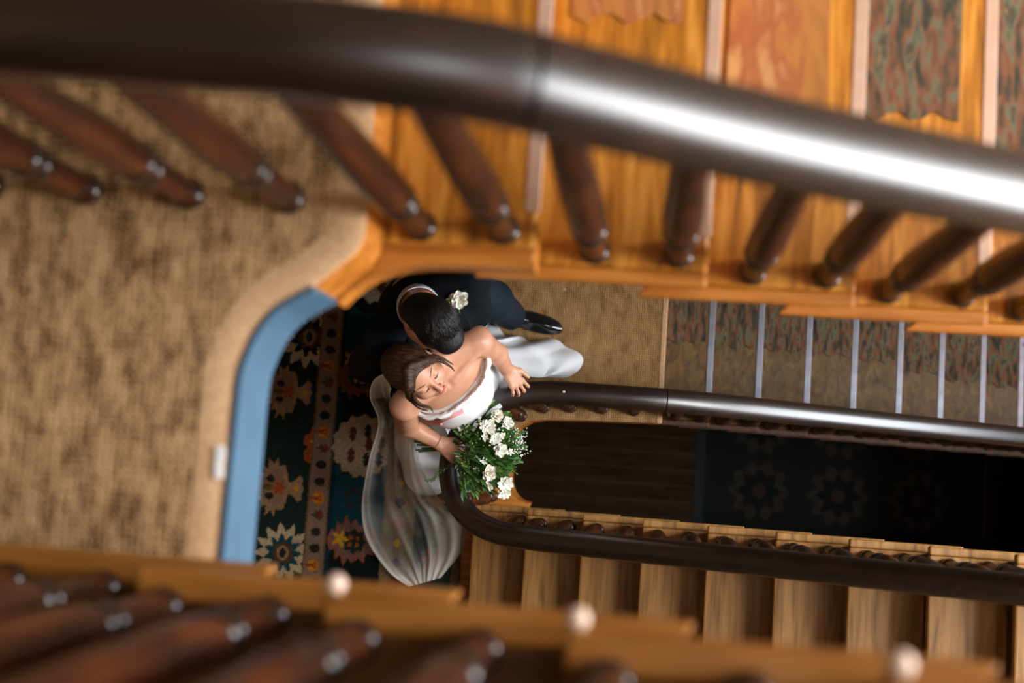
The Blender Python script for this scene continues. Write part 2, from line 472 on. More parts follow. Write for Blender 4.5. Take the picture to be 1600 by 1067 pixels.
def flight(label, N, ztop, sgn, ye, yo, woods, strip=None, strip_y=None, glint=None, retn=True, back=0.12, rw=0.0275):
    """N = nosing positions along X; sgn=-1 the treads step down to the right, +1 up.
    ye = edge on the well side, yo = wall side"""
    inw = 1 if yo > ye else -1
    t = thing('staircase', label, 'staircase', (N[0], ye, ztop))
    lo, hi = min(ye, yo), max(ye, yo)
    for i in range(len(N) - 1):
        if sgn < 0:
            z = ztop - RISE * (i + 1)
            x0, x1 = N[i] - 0.02, N[i + 1]
            rx = N[i] - 0.035
            fx = x1
        else:
            z = ztop + RISE * (i + 1)
            x0, x1 = N[i], N[i + 1] + 0.03
            rx = N[i] + 0.022
            fx = x0
        a, b = (lo + rw + 0.0005, hi) if inw > 0 else (lo, hi - rw - 0.0005)
        tr = build('tread', *bbox(x0, x1, a, b, z - 0.036, z, 0.007, 2), woods[0], t)
        za, zb = (z, z + RISE - 0.036) if sgn < 0 else (z - RISE, z - 0.036)
        build('riser', *box(rx, rx + 0.015, lo + 0.03, hi - 0.03, za, zb), woods[1], t)
        if retn:
            r0, r1 = (x0 - back, x1) if sgn < 0 else (x0, x1 + back)
            y0, y1 = (ye, ye + rw) if inw > 0 else (ye - rw, ye)
            V, F = bbox(r0, r1, y0, y1, z - 0.036, z + 0.0005, 0.006, 2)
            # mitre the tail of the return back towards the string
            V = [(x + (0.03 if sgn < 0 else -0.03) * ((y - ye) * inw / rw) * (1 if (x < r0 + 0.02 if sgn < 0 else x > r1 - 0.02) else 0), y, zz) for x, y, zz in V]
            build('return_nosing', V, F, woods[2], t)
        if strip is not None:
            s0, s1 = strip_y
            sx0, sx1 = (fx - 0.024, fx + 0.003) if sgn < 0 else (fx - 0.003, fx + 0.024)
            build('nosing_strip', *bbox(sx0, sx1, min(s0, s1), max(s0, s1), z - 0.012, z + 0.003, 0.0014, 2), strip, tr)
        if glint is not None and i > 1:  # pale knobs added as highlights on the nosing ends
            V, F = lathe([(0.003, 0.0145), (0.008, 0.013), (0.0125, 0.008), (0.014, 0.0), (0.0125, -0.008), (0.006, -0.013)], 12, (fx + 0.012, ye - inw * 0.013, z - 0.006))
            build('nosing_glint', V, F, glint, tr, True)
    # carriage under the steps
    n = len(N) - 1
    if sgn < 0:
        zz = [ztop - RISE * (i + 1) - 0.036 for i in range(n)]
        pts = []
        for i in range(n): pts += [(N[i] - 0.02, zz[i]), (N[i + 1] - 0.022, zz[i])]
        pts += [(N[-1], zz[-1] - 0.12), (N[0] - 0.02, zz[0] - 0.12)]
    else:
        zz = [ztop + RISE * (i + 1) - 0.036 for i in range(n)]
        pts = []
        for i in range(n): pts += [(N[i] + 0.024, zz[i]), (N[i + 1] + 0.022, zz[i])]
        pts += [(N[-1] + 0.022, zz[-1] - 0.12), (N[0] + 0.024 + 0.2, zz[0] - 0.12)]
    y0, y1 = (ye + 0.03, ye + 0.075) if inw > 0 else (ye - 0.075, ye - 0.03)
    build('string', *prism_y(pts, y0, y1), woods[2], t)
    y0, y1 = (ye + 0.075, yo - 0.01) if inw > 0 else (yo + 0.01, ye - 0.075)
    zz2 = zz[0] - 0.10 if sgn > 0 else zz[0] - 0.10
    s = [(N[0] + (0.2 if sgn > 0 else 0), zz[0] - (0.06 if sgn > 0 else 0.10)), (N[-1], zz[-1] - 0.10), (N[-1], zz[-1] - 0.16), (N[0] + (0.2 if sgn > 0 else 0), zz[0] - (0.12 if sgn > 0 else 0.16))]
    build('soffit', *prism_y(s, y0, y1), M['plaster'], t)
    return t


N_A = [-0.519, -0.235, 0.083, 0.389, 0.692, 1.0, 1.31, 1.62, 1.93, 2.24, 2.55]
YB, YF = YB - 0.02, YF + 0.02
flight('glossy orange oak stair running down from the upper landing, pale nosing strips', N_A, Z2, -1, 0.371, YB, (M['oak'], M['oak'], M['oak_x']), M['strip'], (0.468, YB))
N_B = [-1.047 + 0.320 * k for k in range(11)]
flight('waxed stair in the blurred foreground, shade in its colour, highlight spots added at nosing ends', N_B, Z2, 1, -0.176, YF, (M['fore'], M['fore'], M['fore_edge']), None, None, M['glint'], rw=0.046)
N_C = [-0.758, -0.513, -0.27, -0.029, 0.213, 0.448, 0.678, 0.908, 1.135, 1.37, 1.61]
flight('bare worn wooden stair with dark risers climbing from the rug', N_C, Z1, 1, -0.166, YF, (M['bare'], M['riser'], M['bare']))
N_D = [0.022, 0.241, 0.475, 0.717, 0.958, 1.205, 1.444, 1.691, 1.93, 2.17, 2.40]
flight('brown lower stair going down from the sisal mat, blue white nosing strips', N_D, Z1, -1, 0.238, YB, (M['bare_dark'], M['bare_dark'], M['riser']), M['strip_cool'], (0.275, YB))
N_E = [-0.2 + 0.25 * k for k in range(11)]
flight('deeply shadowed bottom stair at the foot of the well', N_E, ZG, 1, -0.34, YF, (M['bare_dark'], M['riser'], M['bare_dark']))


def tread_z(N, z0, sgn, x):
    for i in range(len(N) - 1):
        if N[i] <= x < N[i + 1]: return z0 + sgn * RISE * (i + 1)
    return z0 if x < N[0] else z0 + sgn * RISE * (len(N) - 1)


def runner(label, N, z0, y0, y1, idx, mats, x_margin=(0.02, 0.055)):
    t = thing('stair_runner', label, 'carpet', (N[idx[0]], y0, z0 - RISE * (idx[0] + 1)))
    for i in idx:
        z = z0 - RISE * (i + 1)
        x0, x1 = N[i] + x_margin[0], N[i + 1] - x_margin[1]
        wob = [(x0, y1)]
        for k in range(9): wob.append((x0 + (x1 - x0) * k / 8, y0(i) + 0.012 * math.sin(3 * i + 1.9 * k) if callable(y0) else y0))
        wob += [(x1, y1)]
        build('tread_pad', *prism(wob, z + 0.0002, z + 0.006), mats(i), t)
    return t


def pads(label, N, z0, ystart, y1, idx, mats, xm=(0.02, 0.055)):
    t = thing('stair_runner', label, 'carpet', (N[idx[0]], ystart[idx[0]], z0 - RISE * (idx[0] + 1)))
    for i in idx:
        z = z0 - RISE * (i + 1)
        x0, x1 = N[i] + xm[0], N[i + 1] - xm[1]
        ys = ystart[min(i, len(ystart) - 1)]
        poly = [(x0, y1)] + [(x0 + (x1 - x0) * k / 8, ys + 0.012 * math.sin(3 * i + 1.9 * k)) for k in range(9)] + [(x1, y1)]
        build('tread_pad', *prism(poly, z + 0.0002, z + 0.006), mats[min(i, len(mats) - 1)], t)


pads('worn red and green patterned runner pads on the upper orange stair', N_A, Z2, [0.95, 0.90, 0.70, 0.82, 0.74, 0.74], 1.3,
     list(range(1, 9)), [M['runner_faded'], M['runner_faded'], M['runner_faded'], M['runner']], (0.025, 0.075))
pads('dark patterned runner pads on the lower brown stair', N_D, Z1, [0.62, 0.63, 0.64, 0.65, 0.65, 0.62, 0.60], 1.3, list(range(0, 9)), [M['runner']], (0.005, 0.03))

# ------------------------------------------------------------------ balustrades
RAILP = [(0.046, -0.004), (0.045, 0.012), (0.038, 0.026), (0.025, 0.035), (0.008, 0.0385), (-0.008, 0.0385), (-0.025, 0.035), (-0.038, 0.026), (-0.045, 0.012), (-0.046, -0.004),
         (-0.042, -0.012), (-0.034, -0.018), (-0.034, -0.03), (0.034, -0.03), (0.034, -0.018), (0.042, -0.012)]


def rail_prof(s): return [(a * s, b * s) for a, b in RAILP]


_bal = {}


def baluster_meshes(h):
    """turned baluster of height h: shaft, and its rings as a second mesh"""
    h = round(h / 0.02) * 0.02
    if h not in _bal:
        shaft = [(0.024, 0.0), (0.0245, 0.10), (0.026, 0.19), (0.027, 0.235), (0.031, 0.275), (0.035, 0.33), (0.0345, 0.42), (0.030, h * 0.62 + 0.05), (0.025, h * 0.9), (0.024, h)]
        mb = MB(); mb.add(*lathe(shaft, 14))
        me = bpy.data.meshes.new('baluster'); me.from_pydata(mb.V, [], mb.F); me.materials.append(M['baluster'])
        me.polygons.foreach_set('use_smooth', [True] * len(me.polygons))
        rings = []
        for zc, R, r in ((0.016, 0.030, 0.016), (0.205, 0.0315, 0.012), (0.245, 0.0345, 0.014)):
            V, F = lathe([(0.012, zc - r)] + [(R - r * 0.6 + r * 0.6 * math.sin(a), zc - r * math.cos(a)) for a in np.linspace(0.15, math.pi - 0.15, 7)] + [(0.012, zc + r)], 16)
            m2 = bpy.data.meshes.new('ring'); m2.from_pydata(V, [], F); m2.materials.append(M['ring'])
            m2.polygons.foreach_set('use_smooth', [True] * len(m2.polygons))
            rings.append(m2)
        _bal[h] = (me, rings)
    return _bal[h]


def put_baluster(t, x, y, zb, h):
    a, b = baluster_meshes(h)
    o = link_mesh('baluster', a, None, t, (x, y, zb))
    for r in b: link_mesh('ring', r, None, o, (x, y, zb))
    o.rotation_euler.z = (x * 37) % 6.28
    return o


def path_at(path, x):
    for p, q in zip(path, path[1:]):
        if min(p[0], q[0]) <= x <= max(p[0], q[0]):
            u = (x - p[0]) / (q[0] - p[0] + 1e-9)
            return p[2] + u * (q[2] - p[2])
    return path[-1][2]


# upper balustrade: level over the sisal, then down with the orange stair
RZ = Z2 + 0.80
t = thing('balustrade', 'big dark handrail with turned balusters crossing the top of the view', 'balustrade', (-0.5, 0.43, Z2))
pA = smooth_path([(-2.0, 0.462, RZ + 0.03), (-1.4, 0.462, RZ + 0.03), (-0.9, 0.458, RZ + 0.01), (-0.6, 0.449, RZ + 0.005), (-0.38, 0.440, RZ), (-0.22, 0.434, RZ - 0.035), (-0.10, 0.428, RZ - 0.10), (0.2, 0.423, RZ - 0.30), (0.8, 0.42, RZ - 0.66), (1.6, 0.42, RZ - 1.10), (2.5, 0.42, RZ - 1.59)], 8)
ic = min(range(len(pA)), key=lambda i: abs(pA[i][0] + 0.165))
build('handrail', *sweep(pA[:ic + 1], rail_prof(1.25)), M['rail'], t, True)
pB = list(pA[ic:]); d = Vector(pB[1]) - Vector(pB[0]); d.normalize()
pB[0] = tuple(Vector(pB[0]) + d * 0.0035)
build('handrail', *sweep(pB, rail_prof(1.25)), M['rail'], t, True)
xs = [-1.56, -1.38, -1.2, -1.016, -0.828, -0.65, -0.448, -0.293, -0.136, 0.026, 0.179, 0.328, 0.479, 0.633, 0.798] + [0.95 + 0.155 * k for k in range(10)]
for x in xs:
    zb = Z2 if x < -0.52 else tread_z(N_A, Z2, -1, x)
    y = 0.437 if x < -0.52 else 0.430
    put_baluster(t, x, y, zb, path_at(pA, x) - 0.02 - zb)

# foreground balustrade
t = thing('balustrade', 'blurred foreground balusters on the shade-coloured waxed stair at the bottom', 'balustrade', (-0.7, -0.230, Z2))
pF = [(-1.25, -0.230, Z2 + 0.92), (-1.03, -0.230, Z2 + 0.97), (2.1, -0.230, Z2 + 0.97 + 3.13 * 0.17 / 0.317)]
build('handrail', *sweep(pF, rail_prof(1.06)), M['rail'], t, True)
for k in range(10):
    for u in (0.05, 0.205):
        x = N_B[k] + u
        zb = Z2 + RISE * (k + 1)
        put_baluster(t, x, -0.230, zb, path_at(pF, x) - 0.02 - zb)

# lower balustrade: down the brown stair, round the well head and up the bare stair
t = thing('balustrade', 'dark U-shaped handrail around the well in front of the couple', 'balustrade', (-0.7, 0, Z1))
RZ1 = 0.87
pL = smooth_path([(2.4, 0.283, RZ1 - 1.66), (1.5, 0.285, RZ1 - 1.02), (0.7, 0.287, RZ1 - 0.45), (0.25, 0.288, RZ1 - 0.13), (0.03, 0.289, RZ1 - 0.02), (-0.2, 0.291, RZ1), (-0.43, 0.290, RZ1), (-0.56, 0.262, RZ1), (-0.66, 0.20, RZ1), (-0.735, 0.105, RZ1),
                  (-0.763, 0.0, RZ1), (-0.742, -0.11, RZ1 + 0.005), (-0.675, -0.195, RZ1 + 0.02), (-0.57, -0.240, RZ1 + 0.05), (-0.43, -0.252, RZ1 + 0.11), (-0.2, -0.252, RZ1 + 0.26), (0.3, -0.247, RZ1 + 0.61), (0.9, -0.243, RZ1 + 1.03), (1.6, -0.238, RZ1 + 1.52)], 7)
icut = min(range(len(pL)), key=lambda i: abs(pL[i][0] - 0.03) + (0 if pL[i][1] > 0 else 9))
build('handrail', *sweep(pL[:icut + 1], rail_prof(0.98)), M['rail'], t, True)
q = list(pL[icut:]); d = (Vector(q[1]) - Vector(q[0])).normalized(); q[0] = tuple(Vector(q[0]) + d * 0.002)
build('handrail', *sweep(q, rail_prof(0.98)), M['rail'], t, True)


def zrail(x, side):
    best = min((p for p in pL if p[1] * side > 0), key=lambda p: abs(p[0] - x))
    return best[2]


for k in range(10):
    for u in (0.06, 0.18):
        x = N_D[k] + u; zb = tread_z(N_D, Z1, -1, x)
        put_baluster(t, x, 0.285, zb, zrail(x, 1) - 0.015 - zb)
        x = N_C[k] + u + (0.03 if k == 0 else 0); zb = tread_z(N_C, Z1, 1, x)
        if x > -0.6: put_baluster(t, x, -0.228, zb, max(0.6, zrail(x, -1) - 0.015 - zb))
for x, y in ((-0.10, 0.289), (-0.24, 0.289), (-0.38, 0.286), (-0.50, 0.278), (-0.60, 0.232), (-0.68, 0.16), (-0.725, 0.065), (-0.732, -0.04), (-0.705, -0.13)):
    put_baluster(t, x, y, Z1, RZ1 - 0.015)
# ------------------------------------------------------------------ rugs: the pattern is woven, so it lives in the colour of the pile


class Canvas:
    def __init__(self, x0, x1, y0, y1, step):
        self.x = np.arange(x0, x1 + 1e-6, step); self.y = np.arange(y0, y1 + 1e-6, step)
        self.X, self.Y = np.meshgrid(self.x, self.y, indexing='ij')
        self.C = np.zeros(self.X.shape + (3,))
        self.jx = rng.normal(0, 0.0016, self.X.shape); self.jy = rng.normal(0, 0.0016, self.X.shape)
        self.X = self.X + self.jx; self.Y = self.Y + self.jy

    def fill(self, mask, c): self.C[mask] = lin(*c)[:3]

    def loc(self, c, s, a=0):
        dx, dy = (self.X - c[0]) / s, (self.Y - c[1]) / s
        ca, sa = math.cos(a), math.sin(a)
        return dx * ca + dy * sa, -dx * sa + dy * ca

    def poly(self, pts, c, centre=(0, 0), s=1.0, a=0):
        u, v = self.loc(centre, s, a)
        inside = np.zeros(u.shape, bool)
        n = len(pts)
        for i in range(n):
            (x1, y1), (x2, y2) = pts[i], pts[(i + 1) % n]
            if y1 == y2: continue
            cond = (v >= min(y1, y2)) & (v < max(y1, y2)) & (u < (v - y1) * (x2 - x1) / (y2 - y1) + x1)
            inside ^= cond
        self.fill(inside, c)

    def disc(self, centre, rx, ry, c, a=0, s=1):
        u, v = self.loc(centre, 1, a)
        self.fill((u / rx) ** 2 + (v / ry) ** 2 < 1, c)

    def star(self, centre, r0, r1, n, c, a=0, ph=0.0):
        u, v = self.loc(centre, 1, a)
        r, th = np.hypot(u, v), np.arctan2(v, u)
        tri = np.abs(((th + ph) * n / (2 * math.pi)) % 1 - 0.5) * 2
        self.fill(r < r0 + (r1 - r0) * tri, c)

    def mesh(self, name, z0, z1, mat, parent):
        nx, ny = self.C.shape[:2]
        x, y = np.meshgrid(self.x, self.y, indexing='ij')
        w = parent['_w']
        V = np.zeros((nx * ny, 3)); V[:, 0] = x.ravel() - w[0]; V[:, 1] = y.ravel() - w[1]; V[:, 2] = z1 - w[2]
        i = np.arange(nx * ny).reshape(nx, ny)
        F = np.stack([i[:-1, :-1], i[1:, :-1], i[1:, 1:], i[:-1, 1:]], -1).reshape(-1, 4)
        me = bpy.data.meshes.new(name)
        me.vertices.add(len(V)); me.vertices.foreach_set('co', V.ravel())
        me.loops.add(F.size); me.loops.foreach_set('vertex_index', F.ravel().astype(np.int32))
        me.polygons.add(len(F)); me.polygons.foreach_set('loop_start', np.arange(0, F.size, 4, dtype=np.int32)); me.polygons.foreach_set('loop_total', np.full(len(F), 4, np.int32))
        me.update()
        at = me.color_attributes.new('weave', 'FLOAT_COLOR', 'POINT')
        col = np.ones((nx * ny, 4)); col[:, :3] = self.C.reshape(-1, 3)
        at.data.foreach_set('color', col.ravel())
        return link_mesh(name, me, mat, parent, w)


GREEN, DKGREEN, CREAM, TAN, ROSE, RUST, GOLD, TEAL, BROWN, DKB = (28, 42, 36), (16, 26, 22), (186, 162, 126), (154, 118, 82), (140, 92, 78), (158, 72, 30), (196, 142, 34), (22, 62, 70), (84, 58, 42), (44, 34, 30)
K = Canvas(-1.98, -0.83, -1.05, 1.25, 0.004)
K.fill(K.X > -9, GREEN)
K.fill(K.X > -1.44, TEAL)
K.fill((K.X > -1.44) & (np.sin(K.Y * 9) + np.sin(K.X * 13) > 0.6), DKGREEN)


def rosette(c, s):
    K.star(c, 0.098 * s, 0.150 * s, 13, CREAM, ph=0.2)
    K.star(c, 0.062 * s, 0.098 * s, 11, DKGREEN if s > 0.95 else TEAL)
    K.star(c, 0.045 * s, 0.060 * s, 7, BROWN, ph=0.3)
    K.disc(c, 0.030 * s, 0.036 * s, TAN); K.disc(c, 0.016 * s, 0.024 * s, DKB)


def palmette(c, s, f=1):
    P = lambda pts: [(x * f, y) for x, y in pts]
    up = [(-0.120, 0.0), (-0.118, 0.030), (-0.098, 0.034), (-0.100, 0.056), (-0.074, 0.058), (-0.080, 0.086), (-0.056, 0.078), (-0.058, 0.122), (-0.034, 0.098), (-0.018, 0.126), (-0.012, 0.092), (0.018, 0.096), (0.030, 0.060), (0.036, 0.022), (0.062, 0.034), (0.082, 0.058), (0.100, 0.040), (0.094, 0.020), (0.104, 0.0)]
    K.poly(P(up + [(x, -y) for x, y in up[::-1][1:-1]]), TAN, c, s)
    inn = [(-0.100, 0.0), (-0.090, 0.030), (-0.060, 0.056), (-0.030, 0.074), (0.004, 0.074), (0.020, 0.030), (0.026, 0.0)]
    K.poly(P(inn + [(x, -y) for x, y in inn[::-1][1:-1]]), (142, 106, 84), c, s)
    for y in (0.036, -0.036): K.disc((c[0] - 0.045 * s * f, c[1] + y * s), 0.019 * s, 0.015 * s, DKB)
    K.disc((c[0] - 0.052 * s * f, c[1]), 0.027 * s, 0.015 * s, (96, 82, 38))
    K.star((c[0] - 0.005 * s * f, c[1]), 0.016 * s, 0.036 * s, 6, RUST)
    K.disc((c[0] + 0.070 * s * f, c[1]), 0.012 * s, 0.012 * s, GOLD)


p = (-1.596, 0.533, 0.010); rosette(p, 1.0)
p = (-1.638, -0.451, 0.010); rosette(p, 0.92)
p = (-1.667, 0.276, 0.010); palmette(p, 1.0)
p = (-1.675, -0.160, 0.010); palmette(p, 1.06)
p = (-1.659, 0.815, 0.010); palmette((p[0] - 0.1, p[1] + 0.17), 1.0)
palmette((-1.66, -0.78), 1.0)
# half palmette in rust and gold leaning on the band
p = (-1.462, 0.033, 0.010)
K.poly([(0.01, 0.155), (-0.03, 0.125), (-0.055, 0.118), (-0.080, 0.100), (-0.094, 0.060), (-0.118, 0.048), (-0.124, 0.015), (-0.100, -0.002), (-0.116, -0.030), (-0.112, -0.062), (-0.080, -0.078), (-0.060, -0.115), (-0.026, -0.118), (0.01, -0.15)], RUST, p)
K.poly([(0.0, 0.125), (-0.045, 0.105), (-0.085, 0.088), (-0.060, 0.050), (-0.095, 0.025), (-0.050, 0.0), (-0.088, -0.035), (-0.070, -0.060), (-0.040, -0.050), (-0.035, -0.090), (0.0, -0.105)], GOLD, p)
K.poly([(0.0, 0.045), (-0.045, 0.028), (-0.020, 0.010), (-0.050, -0.006), (0.0, -0.02)], ROSE, p)
for dy in (0.062, -0.045): K.disc((p[0] - 0.032, p[1] + dy), 0.009, 0.013, BROWN)
# beige guard band with small repeats
gx0, gx1 = -1.535, -1.452
K.fill((K.X > gx0 - 0.008) & (K.X < gx1 + 0.008), (112, 82, 40))
K.fill((K.X > gx0) & (K.X < gx1), (130, 104, 84))
K.fill((K.X > gx1 + 0.008) & (K.X < gx1 + 0.030), (18, 44, 54))
gc = (gx0 + gx1) / 2
for k in range(31):
    y = -1.02 + 0.075 * k; c = (gc, y)
    if k % 4 in (0, 1): K.disc(c, 0.024, 0.020, DKB)
    elif k % 4 == 2:
        K.poly([(-0.030, 0.004), (-0.004, 0.010), (-0.020, 0.028), (0.006, 0.014), (0.010, 0.030), (0.030, 0.0), (0.010, -0.030), (0.006, -0.014), (-0.020, -0.028), (-0.004, -0.010), (-0.030, -0.004)], BROWN, c)
        K.poly([(0.0, 0.004), (0.022, 0.016), (0.030, 0.0), (0.022, -0.016), (0.0, -0.004)], (120, 46, 36), c)
    else:
        K.disc(c, 0.027, 0.028, (190, 108, 30))
        K.disc((c[0] - 0.010, c[1]), 0.018, 0.018, GOLD); K.poly([(-0.04, 0.006), (0.014, 0.012), (0.014, 0.003), (-0.004, 0.0), (0.014, -0.003), (0.014, -0.012), (-0.04, -0.006)], (150, 60, 34), c)


def medallion(c, s, bg, m1, m2):
    K.star(c, 0.140 * s, 0.156 * s, 15, DKB, ph=0.1)
    K.star(c, 0.132 * s, 0.150 * s, 15, bg, ph=0.1)
    for (x, y, mm) in ((-0.05, 0.055, m1), (-0.05, -0.045, m1), (0.02, 0.07, m2), (0.022, -0.06, m2), (0.03, 0.012, m1), (0.085, 0.02, m1), (0.08, -0.055, m2)):
        q = (c[0] + x * s, c[1] + y * s)
        K.poly([(0, 0.036), (0.012, 0.022), (0.020, 0.006), (0.008, 0.0), (0.020, -0.008), (0.012, -0.024), (0, -0.036), (-0.012, -0.024), (-0.020, -0.008), (-0.008, 0.0), (-0.020, 0.006), (-0.012, 0.022)], mm, q, s)


def jag(c, s, col, inner, dots):
    up = [(-0.150, 0.0), (-0.130, 0.060), (-0.105, 0.040), (-0.100, 0.105), (-0.070, 0.080), (-0.050, 0.140), (-0.025, 0.090), (0.0, 0.120), (0.030, 0.085), (0.060, 0.115), (0.075, 0.060), (0.110, 0.070), (0.120, 0.0)]
    K.poly(up + [(x, -y) for x, y in up[::-1][1:-1]], RUST, c, s * 1.06)
    K.poly(up + [(x, -y) for x, y in up[::-1][1:-1]], col, c, s)
    K.star(c, 0.055 * s, 0.075 * s, 8, inner)
    for k in range(4): K.disc((c[0] + 0.022 * math.cos(k * 1.57 + 0.7), c[1] + 0.022 * math.sin(k * 1.57 + 0.7)), 0.010, 0.010, dots)


p = (-1.309, 0.051, 0.010); medallion(p, 0.98, (166, 144, 114), (96, 44, 36), DKB)
p = (-1.300, 0.848, 0.010); medallion(p, 1.0, (168, 150, 126), (112, 44, 36), (96, 50, 40))
p = (-1.316, -0.376, 0.010); jag(p, 0.78, (124, 84, 72), (34, 48, 36), RUST)
p = (-1.348, 0.360, 0.010); jag(p, 0.7, (108, 62, 46), (24, 40, 34), GOLD)
p = (-1.379, -0.369, 0.010); K.star(p, 0.014, 0.042, 5, GOLD)
p = (-1.388, 0.445, 0.010); K.star(p, 0.016, 0.044, 5, (176, 120, 40))
p = (-1.332, -0.183, 0.010); K.star(p, 0.03, 0.05, 7, (74, 36, 34)); K.star(p, 0.024, 0.036, 7, TEAL)
# far guard band, seen through the veil
K.fill((K.X > -1.19) & (K.X < -1.045), (120, 96, 44))
K.fill((K.X > -1.182) & (K.X < -1.053), (126, 104, 74))
for k in range(26):
    c = (-1.118, -1.0 + 0.09 * k)
    if k % 3 == 0: K.poly([(0, 0.028), (0.026, 0), (0, -0.028), (-0.026, 0)], (38, 44, 52), c)
    elif k % 3 == 1: K.poly([(0, 0.022), (0.018, 0), (0, -0.022), (-0.018, 0)], GOLD, c)
    else: K.star(c, 0.014, 0.040, 4, (150, 70, 50))
K.fill(K.X > -1.045, (44, 62, 56))
for k in range(9): K.star((-0.95, -0.95 + 0.26 * k), 0.02, 0.06, 6, TAN if k % 2 else RUST)
K.fill((K.X > -0.865), (128, 104, 78))
# worn, uneven dye
wear = 0.86 + 0.22 * (np.sin(K.Y * 31 + np.sin(K.X * 17)) * 0.3 + rng.random(K.X.shape) * 0.5)
K.C *= 0.80 * wear[..., None]
rg = thing('rug', 'dark green and teal patterned wool rug with palmettes and beige bands', 'rug', (-1.4, 0.1, Z1 - 0.012))
K.mesh('pile', 0, Z1 + 0.004, M['rug'], rg)
build('rug_backing', *box(-1.982, -0.828, -1.052, 1.252, Z1 - 0.0135, Z1 + 0.003), M['riser'], rg)

# grey patterned carpet at the very bottom of the well
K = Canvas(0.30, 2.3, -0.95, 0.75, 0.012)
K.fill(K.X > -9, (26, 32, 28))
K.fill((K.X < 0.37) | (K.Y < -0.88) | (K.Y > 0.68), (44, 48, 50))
for cx in (0.75, 1.3, 1.85):
    for cy in (-0.55, -0.05, 0.42):
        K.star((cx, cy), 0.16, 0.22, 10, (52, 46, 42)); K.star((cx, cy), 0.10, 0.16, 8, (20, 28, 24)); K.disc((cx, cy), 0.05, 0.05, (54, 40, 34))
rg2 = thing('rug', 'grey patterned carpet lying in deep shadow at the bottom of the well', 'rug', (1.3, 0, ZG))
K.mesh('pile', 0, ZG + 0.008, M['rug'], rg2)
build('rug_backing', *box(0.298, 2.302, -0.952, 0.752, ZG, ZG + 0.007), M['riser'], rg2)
# ------------------------------------------------------------------ people: bodies are smooth-blended solids turned into one continuous surface each


